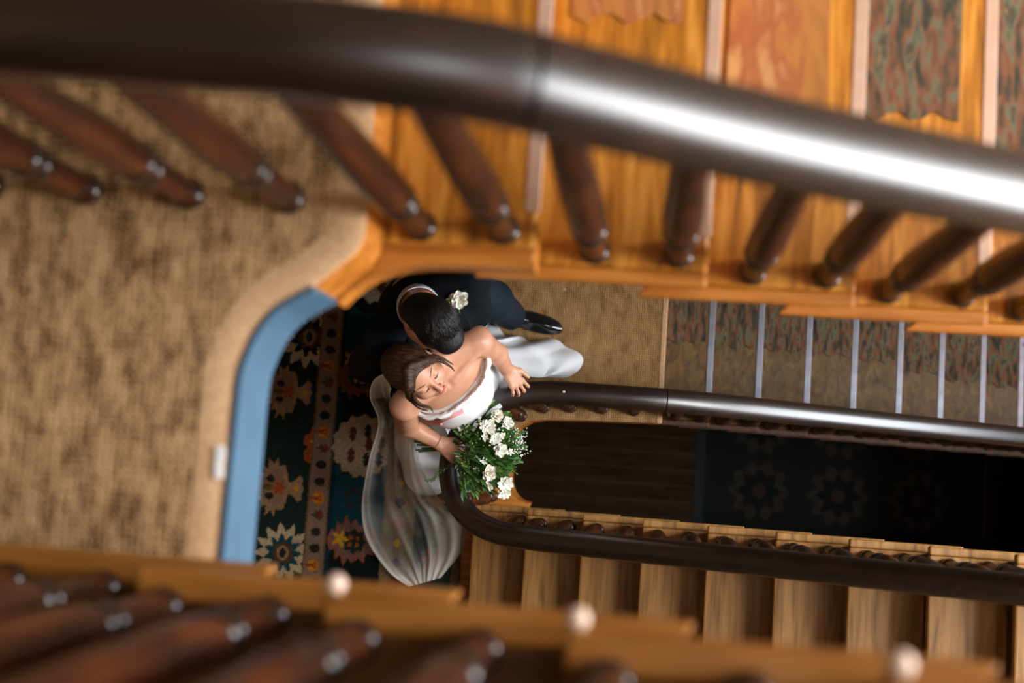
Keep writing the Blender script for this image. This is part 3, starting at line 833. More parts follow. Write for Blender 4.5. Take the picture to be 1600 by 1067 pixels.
class Solid:
    def __init__(self, lo, hi, h):
        self.lo = np.array(lo, float); self.h = h
        self.n = tuple(int(math.ceil((b - a) / h)) + 1 for a, b in zip(lo, hi))
        self.ax = [np.float32(lo[i]) + np.arange(self.n[i], dtype=np.float32) * np.float32(h) for i in range(3)]
        self.F = np.full(self.n, 0.09, np.float32)

    def win(self, lo, hi, pad):
        s = []
        for i in range(3):
            a = max(0, int((lo[i] - pad - self.lo[i]) / self.h)); b = min(self.n[i], int((hi[i] + pad - self.lo[i]) / self.h) + 2)
            if b <= a: return None
            s.append(slice(a, b))
        return tuple(s)

    def pts(self, w):
        return self.ax[0][w[0]][:, None, None], self.ax[1][w[1]][None, :, None], self.ax[2][w[2]][None, None, :]

    def comb(self, w, d, k, sub):
        F = self.F[w]
        if sub:
            a, b = -F, d
        else:
            a, b = F, d
        h = np.clip(0.5 + 0.5 * (b - a) / k, 0, 1)
        r = b * (1 - h) + a * h - k * h * (1 - h)
        self.F[w] = -r if sub else r

    def cone(self, a, b, ra, rb, k=0.02, sub=False):
        a, b = np.asarray(a, float), np.asarray(b, float)
        R = max(ra, rb); w = self.win(np.minimum(a, b) - R, np.maximum(a, b) + R, k + 0.03)
        if w is None: return self
        x, y, z = self.pts(w)
        d = b - a; L2 = max(d.dot(d), 1e-9)
        t = np.clip(((x - a[0]) * d[0] + (y - a[1]) * d[1] + (z - a[2]) * d[2]) / L2, 0, 1)
        dist = np.sqrt((x - a[0] - t * d[0]) ** 2 + (y - a[1] - t * d[1]) ** 2 + (z - a[2] - t * d[2]) ** 2) - (ra + (rb - ra) * t)
        self.comb(w, dist.astype(np.float32), k, sub)
        return self

    def ell(self, c, r, R=None, k=0.02, sub=False):
        c = np.asarray(c, float); r = np.asarray(r, float) * np.ones(3)
        R = np.eye(3) if R is None else np.asarray(R, float)   # columns = the axes
        m = r.max(); w = self.win(c - m, c + m, k + 0.03)
        if w is None: return self
        x, y, z = self.pts(w); x, y, z = x - c[0], y - c[1], z - c[2]
        q = [(x * R[0, i] + y * R[1, i] + z * R[2, i]) for i in range(3)]
        k0 = np.sqrt(sum((q[i] / r[i]) ** 2 for i in range(3))) + 1e-6
        k1 = np.sqrt(sum((q[i] / r[i] ** 2) ** 2 for i in range(3))) + 1e-6
        self.comb(w, (k0 * (k0 - 1) / k1).astype(np.float32), k, sub)
        return self

    def cut(self, p, n, k=0.004):
        """remove everything on the side the normal points to"""
        n = np.asarray(n, float); n = n / np.linalg.norm(n)
        x, y, z = self.ax[0][:, None, None], self.ax[1][None, :, None], self.ax[2][None, None, :]
        d = ((x - p[0]) * n[0] + (y - p[1]) * n[1] + (z - p[2]) * n[2]).astype(np.float32)
        self.F = np.maximum(self.F, d)
        return self

    def value(self, p):
        i = [min(max(int(round((p[k] - self.lo[k]) / self.h)), 0), self.n[k] - 1) for k in range(3)]
        return self.F[tuple(i)]

    def surface(self):
        F = self.F; n = F.shape; ins = F < 0
        c = np.zeros((n[0] - 1, n[1] - 1, n[2] - 1), np.int8)
        for dx in (0, 1):
            for dy in (0, 1):
                for dz in (0, 1):
                    c += ins[dx:n[0] - 1 + dx, dy:n[1] - 1 + dy, dz:n[2] - 1 + dz]
        I = np.argwhere((c > 0) & (c < 8))
        idx = np.full(c.shape, -1, np.int32); idx[tuple(I.T)] = np.arange(len(I))
        acc = np.zeros((len(I), 3)); cnt = np.zeros(len(I))
        for ax in range(3):
            o = [a for a in range(3) if a != ax]
            for u in (0, 1):
                for v in (0, 1):
                    p = I.copy(); p[:, o[0]] += u; p[:, o[1]] += v
                    q = p.copy(); q[:, ax] += 1
                    fa, fb = F[tuple(p.T)], F[tuple(q.T)]
                    m = (fa < 0) != (fb < 0)
                    t = np.where(m, fa / np.where(m, fa - fb, 1), 0)
                    pos = p.astype(float); pos[:, ax] += t
                    acc[m] += pos[m]; cnt[m] += 1
        V = self.lo + acc / cnt[:, None] * self.h
        faces = []
        for ax in range(3):
            sl = [slice(1, -1)] * 3; sl[ax] = slice(0, -1)
            sh = [slice(1, -1)] * 3; sh[ax] = slice(1, None)
            a, b = ins[tuple(sl)], ins[tuple(sh)]
            E = np.argwhere(a != b)
            flip = a[tuple(E.T)]
            for k in range(3):
                if k != ax: E[:, k] += 1
            o1, o2 = (ax + 1) % 3, (ax + 2) % 3
            q = []
            for (u, v) in ((-1, -1), (0, -1), (0, 0), (-1, 0)):
                e = E.copy(); e[:, o1] += u; e[:, o2] += v
                q.append(idx[tuple(e.T)])
            Q = np.stack(q, -1)
            Q[~flip] = Q[~flip][:, ::-1]
            faces.append(Q)
        return V, np.concatenate(faces)


def np_mesh(name, V, F, mat, parent, smooth=True):
    V = np.asarray(V, float); F = np.asarray(F, np.int32)
    w = np.array(parent['_w'])
    me = bpy.data.meshes.new(name)
    me.vertices.add(len(V)); me.vertices.foreach_set('co', (V - w).ravel())
    me.loops.add(F.size); me.loops.foreach_set('vertex_index', F.ravel())
    me.polygons.add(len(F)); me.polygons.foreach_set('loop_start', np.arange(0, F.size, F.shape[1], dtype=np.int32)); me.polygons.foreach_set('loop_total', np.full(len(F), F.shape[1], np.int32))
    me.update()
    return link_mesh(name, me, mat, parent, tuple(w), smooth)


def solid_mesh(name, S, mat, parent):
    V, F = S.surface()
    return np_mesh(name, V, F, mat, parent)


def ell_mesh(c, r, R=None, n=10):
    R = np.eye(3) if R is None else np.asarray(R)
    V, F = [], []
    for i in range(n + 1):
        th = math.pi * i / n
        for k in range(2 * n):
            ph = math.pi * k / n
            p = np.array([math.sin(th) * math.cos(ph) * r[0], math.sin(th) * math.sin(ph) * r[1], math.cos(th) * r[2]])
            V.append(tuple(np.asarray(c) + R @ p))
    for i in range(n):
        for k in range(2 * n):
            k2 = (k + 1) % (2 * n)
            F.append((i * 2 * n + k, (i + 1) * 2 * n + k, (i + 1) * 2 * n + k2, i * 2 * n + k2))
    return V, F


def unit(v):
    v = np.asarray(v, float); return v / np.linalg.norm(v)


def head_frame(yaw_xy, pitch, roll=0.0):
    f0 = unit((yaw_xy[0], yaw_xy[1], 0)); up = np.array([0, 0, 1.0])
    f = f0 * math.cos(pitch) + up * math.sin(pitch)
    s = np.cross(up, f0)            # the subject's left
    u = np.cross(f, s)
    c, sn = math.cos(roll), math.sin(roll)
    s2, u2 = s * c + u * sn, u * c - s * sn
    return np.stack([s2, f, u2], 1)   # columns: left, forward, up


def head(S, c, R, male=False):
    c = np.asarray(c, float)
    P = lambda s, f, u: c + R @ np.array([s, f, u])
    g = 0.95 if male else 1.0
    E = lambda s, f, u, r, k=0.02, sub=False: S.ell(P(s * g, f * g, u * g), np.asarray(r) * g, R, k, sub)
    E(0, -0.012, 0.030, (0.072, 0.092, 0.084))
    E(0, 0.022, -0.025, (0.060, 0.062, 0.086), 0.03)
    E(0, 0.050, -0.088, (0.034 if male else 0.027, 0.030, 0.024), 0.025)
    for q in (1, -1):
        E(q * 0.036, 0.056, -0.030, (0.024, 0.022, 0.026), 0.02)
        E(q * 0.052, 0.010, -0.062, (0.018, 0.034, 0.026), 0.025)
        E(q * 0.031, 0.094, 0.001, (0.018, 0.018, 0.012), 0.012, True)
        E(q * 0.031, 0.068, -0.001, (0.0165, 0.0150, 0.0120), 0.006)
        E(q * 0.074, -0.006, -0.012, (0.008, 0.020, 0.031), 0.008)
    E(0, 0.066, 0.022, (0.050, 0.018, 0.012), 0.015)
    S.cone(P(0, 0.080, 0.008), P(0, 0.103, -0.034), 0.0065, 0.0105, 0.010)
    for q in (1, -1): E(q * 0.0105, 0.093, -0.037, (0.007, 0.008, 0.006), 0.006)
    E(0, 0.082, -0.062, (0.024, 0.010, 0.013), 0.012)
    return P


def hand(S, w, d, n, thumb_side, curl=(0.3, 0.3, 0.25), scale=1.0, spread=0.10, k=0.006, tcurl=0.3):
    """w wrist, d finger direction, n palm normal (the way the fingers curl), thumb_side = +1 along d x n or -1"""
    d = unit(d); n = unit(np.asarray(n) - d * np.dot(n, d)); s = np.cross(d, n) * thumb_side
    w = np.asarray(w, float)
    L = 0.083 * scale
    for i, o in enumerate((0.030, 0.010, -0.010, -0.028)):
        S.cone(w + s * o * 0.55 * scale + d * 0.004, w + d * L * (1.0, 1.04, 1.0, 0.93)[i] + s * o * scale, 0.0125 * scale, 0.0105 * scale, 0.012)
    lens = [(0.042, 0.025, 0.019), (0.046, 0.029, 0.020), (0.042, 0.027, 0.019), (0.034, 0.020, 0.017)]
    for i, o in enumerate((0.030, 0.010, -0.010, -0.028)):
        p = w + d * L * (1.0, 1.04, 1.0, 0.93)[i] + s * o * scale
        a = (1.5 - i) * spread
        dd = unit(d * math.cos(a) + s * math.sin(a)); th = 0.0
        r = 0.0088 * scale * (1.0 if i < 3 else 0.88)
        for j in range(3):
            th += curl[j] * (1 + 0.08 * i)
            q = p + (dd * math.cos(th) + n * math.sin(th)) * lens[i][j] * scale
            S.cone(p, q, r, r * 0.9, k); p = q; r *= 0.9
    p = w + d * 0.018 * scale + s * 0.022 * scale
    q = p + (d * 0.62 + s * 0.70 + n * 0.25) * 0.040 * scale
    S.cone(p, q, 0.0150 * scale, 0.0110 * scale, 0.014)
    t = unit(d * 0.86 + s * (0.45 - tcurl) + n * tcurl)
    m = q + t * 0.030 * scale
    S.cone(q, m, 0.0106 * scale, 0.0095 * scale, k)
    S.cone(m, m + unit(t + n * tcurl * 0.7 - s * tcurl * 0.4) * 0.024 * scale, 0.0093 * scale, 0.0075 * scale, k)


def skin_mat(name, c1, c2):
    m = noise_mat(name, [(0.3, c1), (0.7, c2)], nscale=14, detail=3, rough=0.45)
    b = m.node_tree.nodes['Principled BSDF']
    b.inputs['Subsurface Weight'].default_value = 0.12
    b.inputs['Subsurface Radius'].default_value = (0.012, 0.005, 0.003)
    return m


M['skin_b'] = skin_mat('warm_skin', lin(182, 128, 98), lin(200, 146, 116))
M['skin_g'] = skin_mat('ruddy_skin', lin(204, 142, 114), lin(214, 154, 126))


def hair_mat(name, c1, c2, c3, rough, scale):
    m = noise_mat(name, [(0.3, c1), (0.55, c2), (0.8, c3)], scale=scale, nscale=7, detail=5, rough=rough, bump=0.7, bdist=0.004, distort=0.5, Specular_IOR_Level=0.28)
    return m


M['hair_b'] = hair_mat('brown_hair', lin(30, 17, 9), lin(58, 36, 20), lin(100, 68, 40), 0.42, (6, 30, 14))
M['hair_g'] = hair_mat('black_brown_hair', lin(9, 7, 6), lin(15, 12, 10), lin(32, 26, 22), 0.5, (22, 9, 18))
M['suit'] = noise_mat('midnight_wool_suit', [(0.3, lin(7, 12, 16)), (0.7, lin(12, 20, 25))], nscale=240, rough=0.9, bump=0.3, bdist=0.001, Specular_IOR_Level=0.15)
M['trouser'] = noise_mat('midnight_trouser_wool', [(0.3, lin(9, 20, 28)), (0.7, lin(16, 31, 42))], nscale=200, rough=0.8, bump=0.3, bdist=0.001, Specular_IOR_Level=0.25)
M['shirt'] = noise_mat('white_shirt_cotton', [(0.3, lin(224, 224, 232)), (0.7, lin(238, 238, 244))], nscale=90, rough=0.8)
M['shoe'] = noise_mat('black_polished_leather', [(0.3, lin(8, 11, 14)), (0.7, lin(18, 23, 28))], nscale=30, rough=0.16, Coat_Weight=0.8, Coat_Roughness=0.06)
M['satin'] = noise_mat('white_satin', [(0.3, lin(208, 207, 206)), (0.7, lin(222, 221, 220))], nscale=5, rough=0.3)
M['satin_train'] = noise_mat('daylit_satin', [(0.3, lin(236, 240, 244)), (0.7, lin(244, 247, 250))], nscale=5, rough=0.26)  # dress satin coloured paler and bluer for the window light
M['lips'] = noise_mat('rose_lips', [(0.3, lin(178, 86, 80)), (0.7, lin(196, 104, 96))], nscale=60, rough=0.35)
M['lash'] = noise_mat('dark_lash', [(0.3, lin(30, 20, 16)), (0.7, lin(44, 30, 22))], nscale=60, rough=0.6)
M['brow'] = noise_mat('brow_hair', [(0.3, lin(92, 62, 44)), (0.7, lin(118, 82, 60))], nscale=60, rough=0.7)
M['pink'] = noise_mat('dusty_pink_ribbon', [(0.3, lin(172, 106, 104)), (0.7, lin(198, 130, 126))], scale=(1, 1, 8), nscale=20, rough=0.55, bump=0.3)

# ---------------------------------------------------------------- bride
bride = thing('person', 'woman in an off shoulder white satin dress holding flowers over the lower handrail', 'person', (-0.80, 0.36, Z1))
LS, RS = np.array((-0.633, 0.432, 1.295)), np.array((-0.876, 0.190, 1.285))
mid = (LS + RS) / 2
rgt = unit((RS - LS) * (1, 1, 0)); fw = np.array([-rgt[1], rgt[0], 0]); fw = fw if fw[0] > 0 else -fw
UP = np.array([0, 0, 1.0])
RB = np.stack([-rgt, fw, UP], 1)


def at_b(s, f, z): return np.array([mid[0], mid[1], 0]) - rgt * s + fw * f + UP * z    # s = to her left


HB = np.array((-0.810, 0.297, 1.475))
RH = head_frame((0.87, -0.49), math.radians(30))
S = Solid((-1.12, 0.0, 0.0), (-0.36, 0.66, 1.62), 0.0038)
P = head(S, HB, RH)
S.cone(P(0, -0.030, -0.055), at_b(0, -0.028, 1.335), 0.046, 0.050, 0.03)
S.cone(at_b(0.05, -0.030, 1.33), LS + np.array([0, 0, 0.0]), 0.046, 0.050, 0.03).cone(at_b(-0.05, -0.030, 1.33), RS, 0.046, 0.050, 0.03)
S.ell(at_b(0, 0.0, 1.20), (0.150, 0.098, 0.125), RB, 0.04)
S.ell(at_b(0, 0.004, 1.05), (0.122, 0.090, 0.13), RB, 0.05)
S.ell(at_b(0, -0.020, 0.86), (0.165, 0.125, 0.13), RB, 0.05)
for q in (1, -1):
    S.ell(at_b(q * 0.070, 0.046, 1.150), (0.062, 0.058, 0.064), RB, 0.018)
    S.cone(at_b(q * 0.018, 0.052, 1.305), at_b(q * 0.135, 0.035, 1.315), 0.010, 0.009, 0.022)      # collar bone
    S.cone(at_b(q * 0.085, -0.02, 0.82), at_b(q * 0.080, 0.0, 0.46), 0.085, 0.055, 0.03)
    S.cone(at_b(q * 0.080, 0.0, 0.46), at_b(q * 0.075, -0.03, 0.09), 0.055, 0.036, 0.02)
    S.cone(at_b(q * 0.075, -0.04, 0.05), at_b(q * 0.085, 0.12, 0.03), 0.034, 0.024, 0.02)
# her left arm down to the rail
EL, WL = np.array((-0.587, 0.407, 1.090)), np.array((-0.563, 0.363, 0.965))
S.cone(LS, EL, 0.049, 0.038, 0.02).cone(EL, WL, 0.038, 0.026, 0.015)
hand(S, WL, (0.60, -0.76, -0.30), (-0.1, -0.30, -0.95), 1, (0.42, 0.42, 0.35), 0.84, 0.17, tcurl=0.15)
# her right arm round to the stems
ER, WR = np.array((-0.908, 0.130, 1.040)), np.array((-0.800, 0.077, 0.985))
S.cone(RS, ER, 0.050, 0.040, 0.02).cone(ER, WR, 0.040, 0.0265, 0.015)
hand(S, WR, (0.80, -0.50, -0.05), (-0.10, -0.45, -0.9), 1, (0.55, 0.85, 0.6), 0.92, 0.06, tcurl=0.25)
solid_mesh('body', S, M['skin_b'], bride)
# face details
V, F = [], []
lip = MB()
lip.add(*ell_mesh(P(0.008, 0.0915, -0.0575), (0.011, 0.0045, 0.0038), RH)).add(*ell_mesh(P(-0.008, 0.0915, -0.0575), (0.011, 0.0045, 0.0038), RH)).add(*ell_mesh(P(0, 0.0915, -0.0655), (0.0165, 0.0052, 0.0050), RH))
o = build('lips', lip.V, lip.F, M['lips'], bride, True); o['label'] = 'rose pink lips'
for q in (1, -1):
    pth = [P(q * (0.016 + 0.030 * t), 0.0845 - 0.012 * t * t, -0.0055 - 0.0045 * math.sin(math.pi * t)) for t in np.linspace(0, 1, 9)]
    build('eyelash', *tube(pth, [0.0007] + [0.0017] * 7 + [0.0009], 6), M['lash'], bride, True)['label'] = 'dark lashes of a closed eye'
    pth = [P(q * (0.012 + 0.040 * t), 0.0865 - 0.022 * t * t, 0.022 + 0.006 * math.sin(math.pi * t * 0.8)) for t in np.linspace(0, 1, 9)]
    build('eyebrow', *tube(pth, [0.0010] + [0.0018] * 6 + [0.0012, 0.0006], 6), M['brow'], bride, True)
# hair drawn back from a parting into a low knot
SH = Solid(HB - 0.21, HB + 0.21, 0.0042)
Eh = lambda s, f, u, r, k=0.02, sub=False: SH.ell(P(s, f, u), r, RH, k, sub)
Eh(0, -0.012, 0.032, (0.081, 0.097, 0.093))
Eh(0, -0.060, -0.020, (0.076, 0.066, 0.080), 0.03)
Eh(0, 0.104, -0.030, (0.056, 0.088, 0.098), 0.012, True)
Eh(0, 0.02, -0.12, (0.066, 0.09, 0.05), 0.012, True)
Eh(0, -0.112, -0.030, (0.050, 0.042, 0.048), 0.015)
for q in (1, -1):
    SH.cone(P(q * 0.004, 0.052, 0.104), P(q * 0.050, 0.062, 0.062), 0.012, 0.014, 0.010)
    SH.cone(P(q * 0.050, 0.062, 0.062), P(q * 0.073, 0.036, 0.000), 0.014, 0.013, 0.010)
    SH.cone(P(q * 0.073, 0.036, 0.000), P(q * 0.074, 0.006, -0.040), 0.013, 0.009, 0.010)
SH.cone(P(0, 0.085, 0.110), P(0, -0.03, 0.136), 0.006, 0.006, 0.008, True)
hb = solid_mesh('hair', SH, M['hair_b'], bride)
locks = [[(-0.050, 0.060, 0.060), (-0.072, 0.050, 0.020), (-0.080, 0.046, -0.020), (-0.084, 0.056, -0.055), (-0.074, 0.072, -0.078), (-0.082, 0.080, -0.098)],
         [(-0.060, 0.050, 0.040), (-0.082, 0.030, 0.000), (-0.090, 0.030, -0.040), (-0.096, 0.040, -0.075), (-0.088, 0.058, -0.098)],
         [(-0.056, 0.062, 0.030), (-0.076, 0.060, -0.006), (-0.080, 0.066, -0.040), (-0.070, 0.080, -0.062)],
         [(0.048, 0.064, 0.062), (0.068, 0.058, 0.024), (0.078, 0.054, -0.020), (0.080, 0.060, -0.060), (0.074, 0.070, -0.085)],
         [(0.056, 0.054, 0.050), (0.078, 0.040, 0.010), (0.088, 0.036, -0.040), (0.090, 0.050, -0.085)]]
for L in locks:
    pth = smooth_path([P(*a) for a in L], 6)
    n = len(pth)
    build('hair_lock', *tube(pth, [0.0085 * (1 - 0.82 * (i / (n - 1)) ** 1.5) for i in range(n)], 8), M['hair_b'], hb, True)

# dress: bodice
SB = Solid((-1.06, 0.08, 0.80), (-0.44, 0.66, 1.34), 0.004)
g = 0.011
SB.ell(at_b(0, 0.0, 1.19), (0.150 + g, 0.100 + g, 0.125 + g), RB, 0.04)
SB.ell(at_b(-0.02, 0.062, 1.03), (0.128 + g, 0.105 + g, 0.11), RB, 0.05)
SB.ell(at_b(0, -0.018, 0.90), (0.160 + g, 0.125 + g, 0.12), RB, 0.05)
for q in (1, -1): SB.ell(at_b(q * 0.070, 0.048, 1.140), (0.062 + g, 0.060 + g, 0.066 + g), RB, 0.03)
SB.ell(at_b(0, 0.075, 1.115), (0.085, 0.040, 0.05), RB, 0.03)
neck_p, neck_n = at_b(0, 0.105, 1.206), np.array([0.0, 0.0, 1.0]) - fw * 0.10
SBu = SB.F.copy()
SB.cut(neck_p, neck_n)
solid_mesh('bodice', SB, M['satin'], bride)['label'] = 'white satin bodice'
# folded band round the neckline
SB.F = SBu
ring = []
for k in range(64):
    a = 2 * math.pi * k / 64
    dirn = -rgt * math.cos(a) + fw * math.sin(a)
    c0 = at_b(0, 0.0, 0)
    for t in np.arange(0.05, 0.26, 0.002):
        p = c0 + dirn * t
        p[2] = neck_p[2] + fw.dot(p - neck_p) * 0.10
        if SB.value(p) > 0: break
    ring.append(p + dirn * 0.006 + UP * (0.004 * math.sin(3 * a) + 0.002 * math.sin(11 * a)))
band = [(0.011, -0.026), (0.015, -0.006), (0.013, 0.012), (0.004, 0.017), (-0.004, 0.012), (-0.006, -0.004), (-0.002, -0.026)]
V, F = [], []
for k, p in enumerate(ring):
    out = unit((p - at_b(0, 0, 0)) * (1, 1, 0))
    for a, b in band: V.append(p + out * a * (1 + 0.25 * math.sin(k * 1.7)) + UP * b)
n = len(band)
for k in range(64):
    for j in range(n): F.append((k * n + j, ((k + 1) % 64) * n + j, ((k + 1) % 64) * n + (j + 1) % n, k * n + (j + 1) % n))
build('neckline_band', V, F, M['satin'], bride, True)['label'] = 'thick folded white neckline'

# dress: skirt with a train swept out to the right
hem = [(-0.483, 0.415, 0.020)[:2], (-0.409, 0.413, 0.020)[:2], (-0.354, 0.445, 0.020)[:2], (-0.331, 0.495, 0.020)[:2], (-0.359, 0.534, 0.020)[:2], (-0.449, 0.557, 0.020)[:2], (-0.545, 0.575, 0.020)[:2], (-0.599, 0.598, 0.020)[:2], (-0.691, 0.593, 0.020)[:2], (-0.763, 0.618, 0.020)[:2], (-0.76, 0.64), (-0.92, 0.60), (-1.06, 0.48), (-1.14, 0.30), (-1.16, 0.12), (-1.12, -0.06), (-1.04, -0.13), (-0.94, -0.135), (-0.875, -0.05), (-0.835, 0.08), (-0.815, 0.20), (-0.75, 0.30), (-0.66, 0.36), (-0.594, 0.440, 0.020)[:2]]
hp = smooth_path([(x, y, 0) for x, y in hem + hem[:1]], 8)[:-1]
Cw = at_b(0, -0.005, 0)
NR = 26
V, F = [], []
n = len(hp)
for i in range(NR + 1):
    s = i / NR
    for k, (hx, hy, _) in enumerate(hp):
        d = np.array([hx - Cw[0], hy - Cw[1], 0]); dist = np.linalg.norm(d); a = math.atan2(d[1], d[0]); d /= dist
        sl, sf = d.dot(-rgt), d.dot(fw)
        rw = 1 / math.sqrt((sl / 0.138) ** 2 + (sf / 0.112) ** 2)
        rhip = 1 / math.sqrt((sl / 0.185) ** 2 + (sf / 0.150) ** 2)
        if s < 0.22:
            u = s / 0.22; r = rw + (rhip - rw) * math.sin(u * math.pi / 2); z = 1.02 - 0.20 * u
        else:
            u = (s - 0.22) / 0.78
            pw = 1.15 + max(0, dist - 0.30) * 7
            r = rhip + (dist - rhip) * u ** 1.0
            z = 0.82 - 0.80 * (1 - (1 - u) ** pw) if pw > 1.3 else 0.82 - 0.80 * u
            fold = 0.020 * u * math.sin(9 * a + 1.5 * math.sin(2 * a)) + 0.010 * u * math.sin(17 * a + 1)
            r += fold * (1 if dist < 0.42 else 0.5)
            if dist > 0.30: z += 0.12 * max(0, math.sin(math.pi * min(1, max(0, (u - 0.45) / 0.55)))) * min(1, (dist - 0.30) / 0.1) * (0.8 + 0.3 * math.sin(7 * a))
        z = max(z, 0.016)
        V.append((Cw[0] + d[0] * r, Cw[1] + d[1] * r, z))
for i in range(NR):
    for k in range(n):
        k2 = (k + 1) % n
        F.append((i * n + k, (i + 1) * n + k, (i + 1) * n + k2, i * n + k2))
sk = build('skirt', V, F, M['satin_train'], bride, True); sk['label'] = 'white satin skirt with a train'
# rolled satin end of the train
V, F = tube(smooth_path([(-0.62, 0.50, 0.10), (-0.52, 0.470, 0.085), (-0.43, 0.440, 0.075), (-0.355, 0.425, 0.06)], 6), [0.05 + 0.012 * math.sin(i * 0.5) for i in range(19)], 14)
# pink ribbon crossed at the waist, laid on the bodice


def on_solid(S_, p, off, z0=1.30, z1=0.84):
    for z in np.arange(z0, z1, -0.003):
        t = (CAM_H - z) / (CAM_H - p[2]); q = np.array([p[0] * t, p[1] * t, z])
        if S_.value(q) < off: return q
    return np.array(p)


SB.cut(neck_p - UP * 0.02, neck_n)
for L in ([(-0.861, 0.178, 1.050), (-0.839, 0.160, 1.050), (-0.811, 0.148, 1.050), (-0.780, 0.150, 1.050)], [(-0.824, 0.152, 1.050), (-0.786, 0.156, 1.050), (-0.758, 0.172, 1.050), (-0.733, 0.183, 1.050), (-0.710, 0.196, 1.050)]):
    pth = smooth_path([tuple(on_solid(SB, p, 0.003)) for p in L], 5)
    build('ribbon', *sweep(pth, [(0.013, 0.004), (0.006, 0.009), (-0.006, 0.009), (-0.013, 0.004), (-0.012, -0.004), (0.012, -0.004)]), M['pink'], bride, True)['label'] = 'dusty pink ribbon'
br = ring_path = [WR + (unit(ER - WR) * 0.004) + 0.029 * (math.cos(t) * unit(np.cross(ER - WR, UP)) + math.sin(t) * unit(np.cross(np.cross(ER - WR, UP), ER - WR))) for t in np.linspace(0, 2 * math.pi, 25)]
M['gold'] = noise_mat('thin_gold_chain', [(0.3, lin(150, 110, 60)), (0.7, lin(190, 150, 90))], nscale=200, rough=0.3, Metallic=1.0)
build('bracelet', *tube(br, 0.0008, 6), M['gold'], bride, True)

# veil of sheer tulle
m, nt, b = base_mat('sheer_tulle', 0.8)
b.inputs['Base Color'].default_value = lin(232, 226, 218)
at = nt.nodes.new('ShaderNodeAttribute'); at.attribute_name = 'weave'
nz = nt.nodes.new('ShaderNodeTexNoise'); nz.inputs['Scale'].default_value = 9; nz.inputs['Detail'].default_value = 4
mu = nt.nodes.new('ShaderNodeMath'); mu.operation = 'MULTIPLY_ADD'
nt.links.new(nz.outputs['Fac'], mu.inputs[0]); mu.inputs[1].default_value = 0.25
sb = nt.nodes.new('ShaderNodeMath'); sb.operation = 'SUBTRACT'; sb.inputs[1].default_value = 0.12
nt.links.new(at.outputs['Fac'], sb.inputs[0]); nt.links.new(sb.outputs[0], mu.inputs[2])
nt.links.new(mu.outputs[0], b.inputs['Alpha'])
M['tulle'] = m
rows_L = [(-0.924, 0.289, 1.440), (-0.989, 0.268, 1.300), (-1.032, 0.216, 1.140), (-1.036, 0.131, 0.950), (-1.140, -0.011, 0.600), (-1.234, -0.206, 0.250), (-1.240, -0.357, 0.070), (-1.145, -0.487, 0.035), (-1.044, -0.556, 0.022)]
rows_R = [(-0.903, 0.243, 1.400), (-0.934, 0.215, 1.260), (-0.939, 0.163, 1.100), (-0.903, 0.073, 0.900), (-0.918, -0.035, 0.580), (-0.870, -0.165, 0.340), (-0.804, -0.240, 0.120), (-0.811, -0.366, 0.050), (-0.903, -0.503, 0.024)]
PL_, PR_ = smooth_path(rows_L, 8), smooth_path(rows_R, 8)
NW = 72
V, A = [], []
n = len(PL_)
for i in range(n):
    s = i / (n - 1)
    a, b2 = np.array(PL_[i]), np.array(PR_[i])
    ac = unit(np.cross(UP, b2 - a)) if np.linalg.norm((b2 - a)[:2]) > 1e-4 else np.array([1, 0, 0])
    for k in range(NW + 1):
        t = k / NW
        p = a + (b2 - a) * t
        w = 0.5 + 0.25 * math.sin(t * 17 + 4 * s + 1.5 * math.sin(4 * s + 5 * t)) + 0.25 * math.sin(t * 41 - 5 * s + 2.2 * math.sin(3 * s + 7 * t))
        p = p + UP * (0.030 * w * (0.4 + s) * (1 - 0.4 * s)) + ac * (0.05 * math.sin(math.pi * t) * math.sin(math.pi * s))
        p[2] = max(p[2], 0.012)
        V.append(p)
        edge = max(0, 1 - t / 0.16) * min(1, s * 3) * (0.55 + 0.2 * math.sin(t * 90))
        right = max(0, 1 - abs(t - 0.80) / 0.26) * 0.34 * min(1, s * 2.5)
        end = max(0, (s - 0.84) / 0.16) ** 1.5 * 0.75
        A.append(min(0.92, 0.06 + (0.85 if s < 0.26 else 0.0) * (1 - s / 0.34) + 0.22 * w ** 4 + edge * 0.9 + right * (0.9 + 1.5 * w ** 2) + end))
F = [(i * (NW + 1) + k, (i + 1) * (NW + 1) + k, (i + 1) * (NW + 1) + k + 1, i * (NW + 1) + k + 1) for i in range(n - 1) for k in range(NW)]
ve = build('veil', V, F, M['tulle'], bride, True); ve['label'] = 'sheer white tulle veil trailing on the rug'
ca = ve.data.color_attributes.new('weave', 'FLOAT_COLOR', 'POINT')
ca.data.foreach_set('color', np.repeat(np.array(A), 4).astype(np.float32))

# ---------------------------------------------------------------- groom
groom = thing('person', 'dark haired man in a midnight suit with white collar bending over the woman', 'person', (-0.82, 0.68, Z1))
GL, GR = np.array((-0.656, 0.627, 1.420)), np.array((-0.963, 0.394, 1.400))
gm = (GL + GR) / 2
grt = unit((GR - GL) * (1, 1, 0)); gf = np.array([-grt[1], grt[0], 0]); gf = gf if gf[0] > 0 else -gf
RG0 = np.stack([-grt, gf, UP], 1)


def at_g(s, f, z): return np.array([gm[0], gm[1], 0]) - grt * s + gf * f + UP * z


